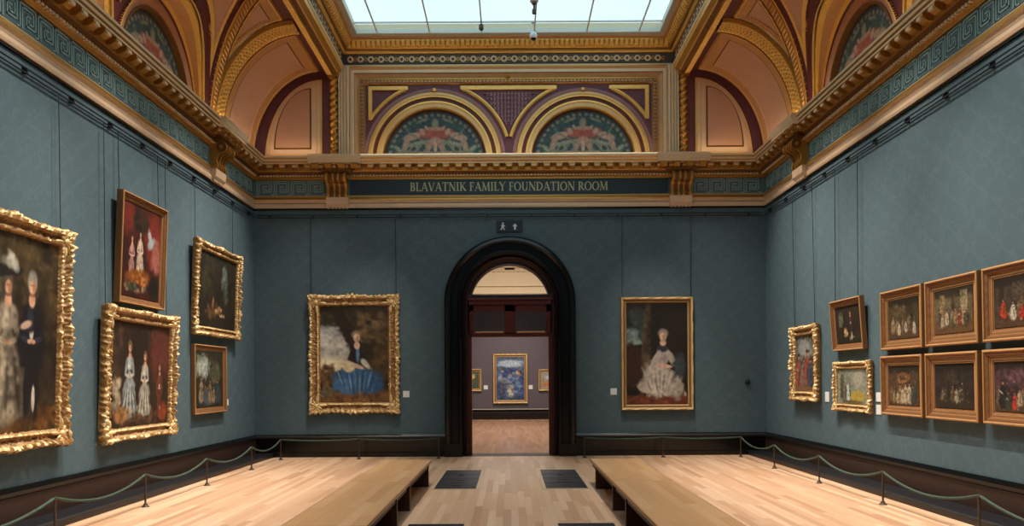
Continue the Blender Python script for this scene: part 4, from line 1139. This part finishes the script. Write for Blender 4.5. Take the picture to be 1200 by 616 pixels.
q = Painter(1.3, 1.1, 90, 21, '39372a', '1f1c14'); q.blob(.25, .28, .3, .2, '9aa296', 0, .6, .6).blob(.7, .4, .2, .2, '4d4a36', 0, .5, .7).foliage(.25, .25, .2, .15, ['9aa296', 'b8bcb0', '6f786c'], 30, .06).foliage(.72, .4, .16, .2, ['4d4a36', '37402c', '6a6246'], 50, .06).crowd(.95, .55, 6, ['6a3a26', '46525c', '7a6a4c', '34424e', '8c7c60'])
pic('smallest gilt framed picture on the left wall, a crowd under a pale sky', 'left', 13.93, 15.5, 1.16, 2.5, .13, q, 'plain', .08, 0)
pic('carved gilt framed painting of a seated figure in a blue dress, left of the doorway', 'back', -4.68, -2.6, 1.04, 3.77, .255, P_sky_lady(), 'rococo', .12, 0, wires=(-1.0, .98))
pic('plain gold framed painting of a figure in a white gown, right of the doorway', 'back', 2.58, 4.28, 1.05, 3.70, .145, P_white_lady(), 'bold', .11, 0, wires=(-.8, .8))
q = Painter(.8, 1.15, 90, 31, '5c5a50', '353028'); q.blob(.5, .25, .3, .2, '8d8f8a', 0, .6, .7).crowd(.95, .75, 4, ['6f7278', '8f4a3a', '9a8a78', '3c4452']); q.blob(.5, .97, .5, .06, '7a5a3a', 0, .5, .5)
pic('tall carved gilt framed picture closest to the corner on the right wall', 'right', 15.62, 14.32, 1.34, 2.82, .19, q, 'rococo', .11, 0, wires=(-.6, .42))
q = Painter(.8, .65, 84, 32, '33291c', '1c1710'); q.foliage(.22, .35, .13, .2, ['5f6450', '767a60', '44483a'], 40, .06).foliage(.75, .3, .2, .25, ['1c160f', '332818'], 30, .06); q.fig(.62, .12, .75, '33251b', kind='man', wd=1.2, hi='4a3626'); q.foliage(.38, .72, .1, .1, ['b08a5e', '8a6a44', 'c8a880'], 20, .05).foliage(.62, .85, .12, .05, ['b8a890', '7a6a50'], 16, .04)
pic('small gilt framed dark picture tilted forward, above the sunny landscape on the right wall', 'right', 13.6, 12.42, 2.27, 3.17, .13, q, 'plain', .09, math.radians(4), wires=(-.52, .36))
q = Painter(.95, .65, 84, 33, '8f9284', '6b6f60'); q.blob(.7, .3, .25, .25, '9c9686', 0, .6, .7).blob(.65, .78, .4, .16, 'a8903e', 0, .5, .5).blob(.15, .5, .1, .4, '4c4c38', 0, .5, .6).blob(.5, .96, .5, .06, '6a5a34', 0, .5, .5); q.fig(.36, .3, .6, 'a9bcb4', hi='c2cfc6', wd=.9); q.fig(.22, .34, .55, '6a5a48', kind='man')
pic('small carved gilt framed sunny landscape with yellow grass on the right wall', 'right', 13.62, 12.24, 1.2, 2.06, .13, q, 'rococo', .08, 0)
setl = [(11.82, 10.63), (10.55, 9.36), (9.27, 8.06)]
U = [P_crowd(41, '54452e', '352a1c', WH, 6, .88, .5, [(.4, .3, .25, .2, ['5a4a30', '3a2e1e', '6e5a3a'], 40, .05)], [(.25, .3, .1, .2, '5f4c30'), (.75, .35, .12, .22, '2a2218')]),
     P_crowd(42, '6e6248', '4a3e2a', WH+['c8bca4'], 8, .84, .42, [], [(.22, .34, .09, .24, '8a7450'), (.5, .36, .06, .26, '3c3020'), (.78, .32, .12, .26, '9a8a66')], '5f4428'),
     P_crowd(43, '4a3e30', '2c241b', ['a83420', 'b8ac96', '24242a', '7a5c40', 'a08a6c', '1c1c20'], 5, .86, .56, [(.2, .6, .1, .16, ['3a2c20', '5a4430'], 24, .04)], [(.6, .25, .3, .14, '4f4434'), (.15, .35, .08, .2, '2a221a')])]
D = [P_crowd(44, '5c4830', '3a2a1c', WH, 7, .93, .58, [(.5, .3, .25, .14, ['8a5a38', '6a4028', 'a07448'], 30, .05)], [(.2, .35, .08, .25, '4a3826'), (.82, .35, .1, .25, '4f3c28')]),
     P_crowd(45, '38302a', '1e1915', ['8d7f68', '3a3226', '5a482f', '2a241c', 'a09478'], 4, .88, .5, [(.5, .3, .3, .15, ['332b22', '453a2c'], 30, .06)], [(.3, .35, .14, .22, '2a241e')], '2f261c'),
     P_crowd(46, '5a3e3c', '38262a', ['a8342a', 'b8ac96', '1f1d20', '2e3a2e', 'a08a6c'], 6, .93, .62, [(.4, .25, .3, .12, ['6a4650', '7d5a58', '4a3038'], 30, .06)], [(.75, .3, .14, .2, '6f6258'), (.2, .3, .1, .2, '3a2a2e')])]
lab = [('left-hand', 'a dim crowded interior'), ('middle', 'a bright hall with tall pictures'), ('right-hand', 'figures in red and black')]
lab2 = [('left-hand', 'a white-robed crowd'), ('middle', 'a few figures in near darkness'), ('right-hand', 'a red-cloaked figure in company')]
for i, (a, c) in enumerate(setl):
    pic('framed picture of %s, %s in the upper row of three' % (lab[i][1], lab[i][0]), 'right', a, c, 2.21, 3.13, .17, U[i], 'plain', .1, math.radians(.8), group='matching set of six pictures on the right wall')
    pic('framed picture of %s, %s in the lower row of three' % (lab2[i][1], lab2[i][0]), 'right', a, c, 1.2, 2.12, .17, D[i], 'plain', .1, math.radians(.8), group='matching set of six pictures on the right wall')
# far room pictures
q = Painter(1.25, 1.95, 90, 51, '3a4a66', '5c6a80'); q.blob(.5, .15, .3, .08, 'a8b8c8', 0, .5, .6).blob(.5, .4, .25, .12, '2a3870', 0, .4, .6).crowd(.95, .7, 4, ['34466e', '5f6f86', '3c4c78', '6e7f92']); q.foliage(.45, .45, .3, .14, ['24306a', '8fa4c0', '3c4c88', 'c8c8c4', '5a6f9a'], 50, .045).foliage(.5, .78, .06, .14, ['d8ccb8', 'b0a48e', 'e4dccc'], 24, .035).foliage(.8, .65, .12, .22, ['6f8ca8', '34508a', '9ab0c0', '2a3a5a'], 40, .04).foliage(.2, .7, .1, .2, ['5a5a72', '38405e', '8a7a6c'], 30, .04).foliage(.78, .36, .05, .03, ['c88a60', 'd8b48c'], 8, .03)
pic('bright blue crowded painting in a gold frame seen through the doorway', 'far', -.79, .80, .70, 2.98, .17, q, 'bold', .1, 0)
q = Painter(.8, .8, 60, 52, '5e6a58', '3c4638'); q.blob(.6, .3, .2, .15, 'c8b070', 0, .5, .5).blob(.4, .7, .2, .15, '8a98a0', 0, .5, .5)
pic('small gold framed green landscape at the left edge of the doorway view', 'far', -2.35, -1.31, 1.27, 2.30, .13, q, 'bold', .08, 0)
q = Painter(.8, .8, 60, 53, '8fa0a8', 'a88a68'); q.blob(.5, .35, .2, .14, 'c8d4d8', 0, .5, .5).blob(.4, .75, .3, .15, 'c07a48', 0, .5, .5)
pic('small gold framed pale picture at the right edge of the doorway view', 'far', 1.28, 2.32, 1.27, 2.27, .13, q, 'bold', .08, 0)

# ------------------------------------------------------------------ labels, sign, sensor
def card(label, wall, u, z, w, h, lines=True):
    b = MB(); b.box(-w/2, w/2, -.008, 0, 0, h)
    loc, rz = {'back': ((u, YB-.001, z), 0), 'left': ((-W+.001, u, z), PI/2), 'right': ((W-.001, u, z), -PI/2), 'far': ((u, YR-.001, z), 0)}[wall]
    o = b.build('wall_label', 'white', bevel=.002); o.location = loc; o.rotation_euler = (0, 0, rz); tag(o, label, 'label')
card('white card beside the blue dress painting on the end wall', 'back', -2.44, 1.39, .15, .15)
card('white card beside the white gown painting on the end wall', 'back', 2.42, 1.42, .15, .15)
card('white card between the corner picture and the sunny landscape', 'right', 14.05, 1.33, .17, .19)
card('upper of two white cards left of the set of six pictures', 'right', 12.08, 1.39, .17, .15)
card('lower of two white cards left of the set of six pictures', 'right', 12.08, 1.18, .17, .16)
card('tiny white card at the lower right of the smallest left wall picture', 'left', 15.72, 1.28, .12, .13)
card('white card left of the blue painting in the far room', 'far', -1.12, 1.36, .18, .18)
card('white card right of the blue painting in the far room', 'far', .93, 1.36, .18, .18)
sg = thing('direction_sign', 'small black sign with a white figure and up arrow above the doorway', 'sign', (0, YB-.002, 5.24))
b = MB(); b.box(-.3, .3, -.03, 0, 0, .27); b.build('panel', 'sign', sg, bevel=.004)
b = MB()
b.prism([(.09, .13), (.15, .2), (.21, .13), (.172, .13), (.172, .055), (.128, .055), (.128, .13)], lambda p: (p[0]-.02, -.03, p[1]), lambda p: (p[0]-.02, -.034, p[1])); b.build('arrow', 'white', sg)
b = MB()
for pts in ([(-.15+.02*math.cos(k*PI/5), .205+.02*math.sin(k*PI/5)) for k in range(10)], [(-.19, .17), (-.13, .18), (-.13, .10), (-.10, .05), (-.12, .045), (-.155, .10), (-.19, .045), (-.21, .05), (-.18, .11)], [(-.13, .17), (-.09, .13), (-.10, .12), (-.13, .15)]):
    b.prism(pts, lambda p: (p[0], -.03, p[1]), lambda p: (p[0], -.034, p[1]))
b.build('pictogram', 'white', sg)
b = MB(); b.lathe([(.06, 0), (.06, .02), (.05, .035), (.03, .04)], (0, 0, 0), 16); s_ = b.build('wall_sensor', 'slot', smooth=True)
s_.location = (5.56, YB-.001, 1.70); s_.rotation_euler = (PI/2, 0, 0); tag(s_, 'small black round fitting on the end wall near the right corner', 'sensor')

# ------------------------------------------------------------------ benches
def bench(label, sx, y0, y1, legs):
    w0, w1 = 1.36, 2.18; L = y1-y0
    r = thing('gallery_bench', label, 'bench', (sx*(w0+w1)/2, (y0+y1)/2, 0), (0, 0, 0), 'long low wooden benches')
    hw = (w1-w0)/2
    b = MB(); b.box(-hw, hw, -L/2, L/2, .37, .42); t_ = b.build('bench_top', 'bench_top', r, bevel=.006)
    b = MB(); b.box(-sx*hw*1.0+sx*.05-.015, -sx*hw+sx*.05+.015, -L/2+.1, L/2-.1, .30, .37); b.box(sx*hw-sx*.05-.015, sx*hw-sx*.05+.015, -L/2+.1, L/2-.1, .30, .37)
    b.build('apron', 'bench_leg', r)
    for ly in legs:
        b = MB(); c = ly-(y0+y1)/2; b.box(-hw+.02, hw-.02, c-.035, c+.035, 0, .37); b.build('leg_panel', 'bench_leg', r, bevel=.004)
bench('long low wooden bench on the left, nearer one, front end cut by the photo bottom', -1, 6.98, 10.02, (7.4, 9.0))
bench('long low wooden bench on the left, farther one, ending near the doorway', -1, 10.04, 12.78, (10.15, 12.45))
bench('long low wooden bench on the right, nearer one, running out of the photo bottom', 1, 6.6, 9.98, (7.2, 8.95))
bench('long low wooden bench on the right, farther one, ending near the doorway', 1, 10.0, 12.78, (10.1, 12.1))

# ------------------------------------------------------------------ floor grilles
def grille(label, sx, y0, y1):
    r = thing('floor_grille', label, 'floor grille', (sx*.92, (y0+y1)/2, 0), group='dark metal grilles in the central floor')
    hx, hy = .345, (y1-y0)/2
    b = MB()
    for a in ((-hx-.04, -hx, -hy-.06, hy+.06), (hx, hx+.04, -hy-.06, hy+.06), (-hx, hx, -hy-.06, -hy), (-hx, hx, hy, hy+.06)): b.box(a[0], a[1], a[2], a[3], 0, .006)
    b.build('border', 'grille_f', r)
    b = MB(); b.box(-hx, hx, -hy, hy, 0, .005)
    n = 26
    for i in range(n): 
        x = -hx+.015+i*(2*hx-.03)/(n-1); b.box(x-.006, x+.006, -hy, hy, .005, .012)
    for y in (-hy, -hy/2, 0, hy/2, hy-.02): b.box(-hx, hx, y, y+.02, .005, .0125)
    b.build('grating', 'grille', r)
    for k, w in ((-.75, .09), (-.45, .12), (-.2, .1), (.3, .05), (.4, .05)): 
        b = MB(); b.box(-w, w, hy*k-.03, hy*k+.03, .0125, .0135); b.build('slot', 'slot', r)
grille('dark metal floor grille left of the middle, the far one near the doorway', -1, 12.15, 14.6)
grille('dark metal floor grille right of the middle, the far one near the doorway', 1, 12.15, 14.6)
grille('dark metal floor grille left of the middle, only its far edge at the photo bottom', -1, 6.7, 9.15)
grille('dark metal floor grille right of the middle, only its far edge at the photo bottom', 1, 6.7, 9.15)

# ------------------------------------------------------------------ rope barriers
pb = thing('barrier_post', 'x', 'post', (0, 0, 0), group='low bronze posts of the rope barrier')
b = MB(); b.lathe([(.055, 0), (.055, .008), (.035, .02), (.02, .05), (.012, .06)], (0, 0, 0), 16); b.build('base', 'iron', pb)
b = MB(); b.lathe([(.014, .05), (.014, .44)], (0, 0, 0), 10); b.build('pole', 'iron', pb)
b = MB(); b.lathe([(.011, .43), (.02, .44), (.022, .455), (.016, .47), (.008, .475)], (0, 0, 0), 12); b.build('cap', 'iron', pb)
yl = [16.85, 14.95, 12.75, 10.6, 8.5, 6.35]; yr = [16.85, 14.7, 12.57, 10.42, 8.28, 6.15]
ORD = ['farthest', 'second farthest', 'third farthest', 'fourth farthest', 'fifth farthest', 'nearest']
posts = []
LP_ = [(-5.22, y) for y in yl]; RP_ = [(5.22, y) for y in yr]; BL = [(-5.22, 16.85), (-3.45, 16.9), (-1.64, 16.9)]; BR = [(5.22, 16.85), (3.47, 16.9), (1.68, 16.9)]
allp = [(p, 'bronze barrier post in the left side row, %s from the viewer' % ORD[i]) for i, p in enumerate(LP_[:5])]
allp += [(p, 'bronze barrier post in the right side row, %s from the viewer' % ORD[i]) for i, p in enumerate(RP_[:5])]
allp += [(BL[1], 'bronze barrier post below the blue dress painting'), (BL[2], 'bronze barrier post just left of the doorway'), (BR[1], 'bronze barrier post below the white gown painting'), (BR[2], 'bronze barrier post just right of the doorway')]
allp += [(LP_[5], 'barrier post at the left row end holding the rope out of frame'), (RP_[5], 'barrier post at the right row end holding the rope out of frame')]
for i, ((x, y), lb) in enumerate(allp):
    if i == 0: pb.location = (x, y, 0); pb['label'] = lb
    else: dup(pb, (x, y, 0), (0, 0, 0), lb)
def rope(p, q, sag, label):
    a, c = Vector((p[0], p[1], .455)), Vector((q[0], q[1], .455)); n = 22; b = MB()
    if a.y < c.y: a, c = c, a
    o = a.copy(); d = (c-a).normalized()*.028; a += d; c -= d
    pts = []
    for i in range(n+1):
        t = i/n; v = a.lerp(c, t); v.z -= 4*sag*t*(1-t); pts.append(v-o)
    b.tube(pts, .017, 8); r = b.build('barrier_rope', 'rope', smooth=True); r.location = o; tag(r, label, 'rope', 'grey green barrier ropes')
SEG = ['span in the far corner', 'second span from the far corner', 'third span from the far corner', 'fourth span from the far corner', 'span closest to the viewer']
for i in range(5):
    rope(LP_[i], LP_[i+1], .15, 'green rope along the left wall, '+SEG[i]); rope(RP_[i], RP_[i+1], .15, 'green rope along the right wall, '+SEG[i])
rope(BL[0], BL[1], .03, 'thin rope below the blue dress painting, span next to the left corner'); rope(BL[1], BL[2], .03, 'thin rope below the blue dress painting, span ending at the doorway')
rope(BR[0], BR[1], .03, 'thin rope below the white gown painting, span next to the right corner'); rope(BR[1], BR[2], .03, 'thin rope below the white gown painting, span ending at the doorway')

# ------------------------------------------------------------------ light
w = bpy.data.worlds.new('overcast sky'); SC.world = w; w.use_nodes = True
nt = w.node_tree; bg = nt.nodes['Background']
tc = nt.nodes.new('ShaderNodeTexCoord'); nz = nt.nodes.new('ShaderNodeTexNoise'); nz.inputs['Scale'].default_value = 2.5
nt.links.new(tc.outputs['Generated'], nz.inputs['Vector'])
rp = nt.nodes.new('ShaderNodeValToRGB'); rp.color_ramp.elements[0].color = (.66, .84, .93, 1); rp.color_ramp.elements[1].color = (.9, .97, 1, 1)
nt.links.new(nz.outputs['Fac'], rp.inputs[0]); nt.links.new(rp.outputs[0], bg.inputs[0]); bg.inputs[1].default_value = 1.55

def area(name, loc, sx, sy, power, col, rot=(0, 0, 0), portal=False):
    l = bpy.data.lights.new(name, 'AREA'); l.shape = 'RECTANGLE'; l.size = sx; l.size_y = sy; l.energy = power; l.color = col
    if portal: l.cycles.is_portal = True
    o = bpy.data.objects.new(name, l); o.location = loc; o.rotation_euler = rot; COL.objects.link(o); return o
area('skylight_portal', (0, (YF+YS)/2, 9.86), 6.9, YS-YF, 1, (1, 1, 1), portal=True)
area('far_room_daylight', (0, 26, 7.9), 6, 10, 900, (1, .93, .84))
for s in (-1, 1):
    area('cove_glow_fill', (s*5.72, 12.2, 7.02), .05, 9.6, 22, (1, .76, .5), (0, PI+s*.25, 0))  # added unseen lamps on the cornice top, to make the coves glow
area('cove_glow_fill', (0, 17.1, 7.02), 7, .05, 11, (1, .82, .62), (PI-.25, 0, 0))
for s in (-1, 1): area('cove_glow_fill', (s*4.95, 17.1, 7.02), 1.3, .05, 3.2, (1, .74, .48), (PI-.25, 0, 0))
def spot(name, loc, tgt, power, size=70, blend=.8, r=.06, col=(1, .9, .78)):
    l = bpy.data.lights.new(name, 'SPOT'); l.energy = power; l.spot_size = math.radians(size); l.spot_blend = blend; l.shadow_soft_size = r; l.color = col
    o = bpy.data.objects.new(name, l); o.location = loc; COL.objects.link(o)
    o.rotation_euler = (Vector(tgt)-Vector(loc)).to_track_quat('-Z', 'Y').to_euler(); return o
for s in (-1, 1):
    for y in (6.5, 9.0, 11.5, 14.0, 15.8):
        spot('track_spot', (s*3.2, y, 9.3), (s*5.7, y-.8, 1.0), 2100, 58, 1, .04)
    for y in (4, 8, 12):
        spot('floor_fill', (s*1.6, y, 9.4), (s*3.9, y+1, 0), 1350, 64, 1, .2)  # added lamps without fittings, brightening the floor beyond the skylight's share
    spot('end_wall_spot', (s*2.2, 13.6, 9.4), (s*3.5, YB, 1.9), 1300, 26, 1, .045)

spot('far_picture_fill', (0, 29.5, 7.6), (0, YR, 1.6), 900, 46, 1, .08)  # added unseen lamp that boosts the brightness of the far picture
# ------------------------------------------------------------------ camera
cam = bpy.data.cameras.new('camera'); co = bpy.data.objects.new('camera', cam); COL.objects.link(co)
co.location = (0, 0, 1.78); co.rotation_euler = (PI/2, .006, 0)
cam.sensor_width = 36; cam.sensor_fit = 'HORIZONTAL'; cam.lens = 870/1200*36
cam.shift_x = 2/1200; cam.shift_y = 137/1200; cam.clip_end = 200
SC.camera = co
SC.view_settings.view_transform = 'Standard'; SC.view_settings.look = 'None'
SC.view_settings.exposure = 0.0; SC.view_settings.gamma = 1; SC.view_settings.use_curve_mapping = False
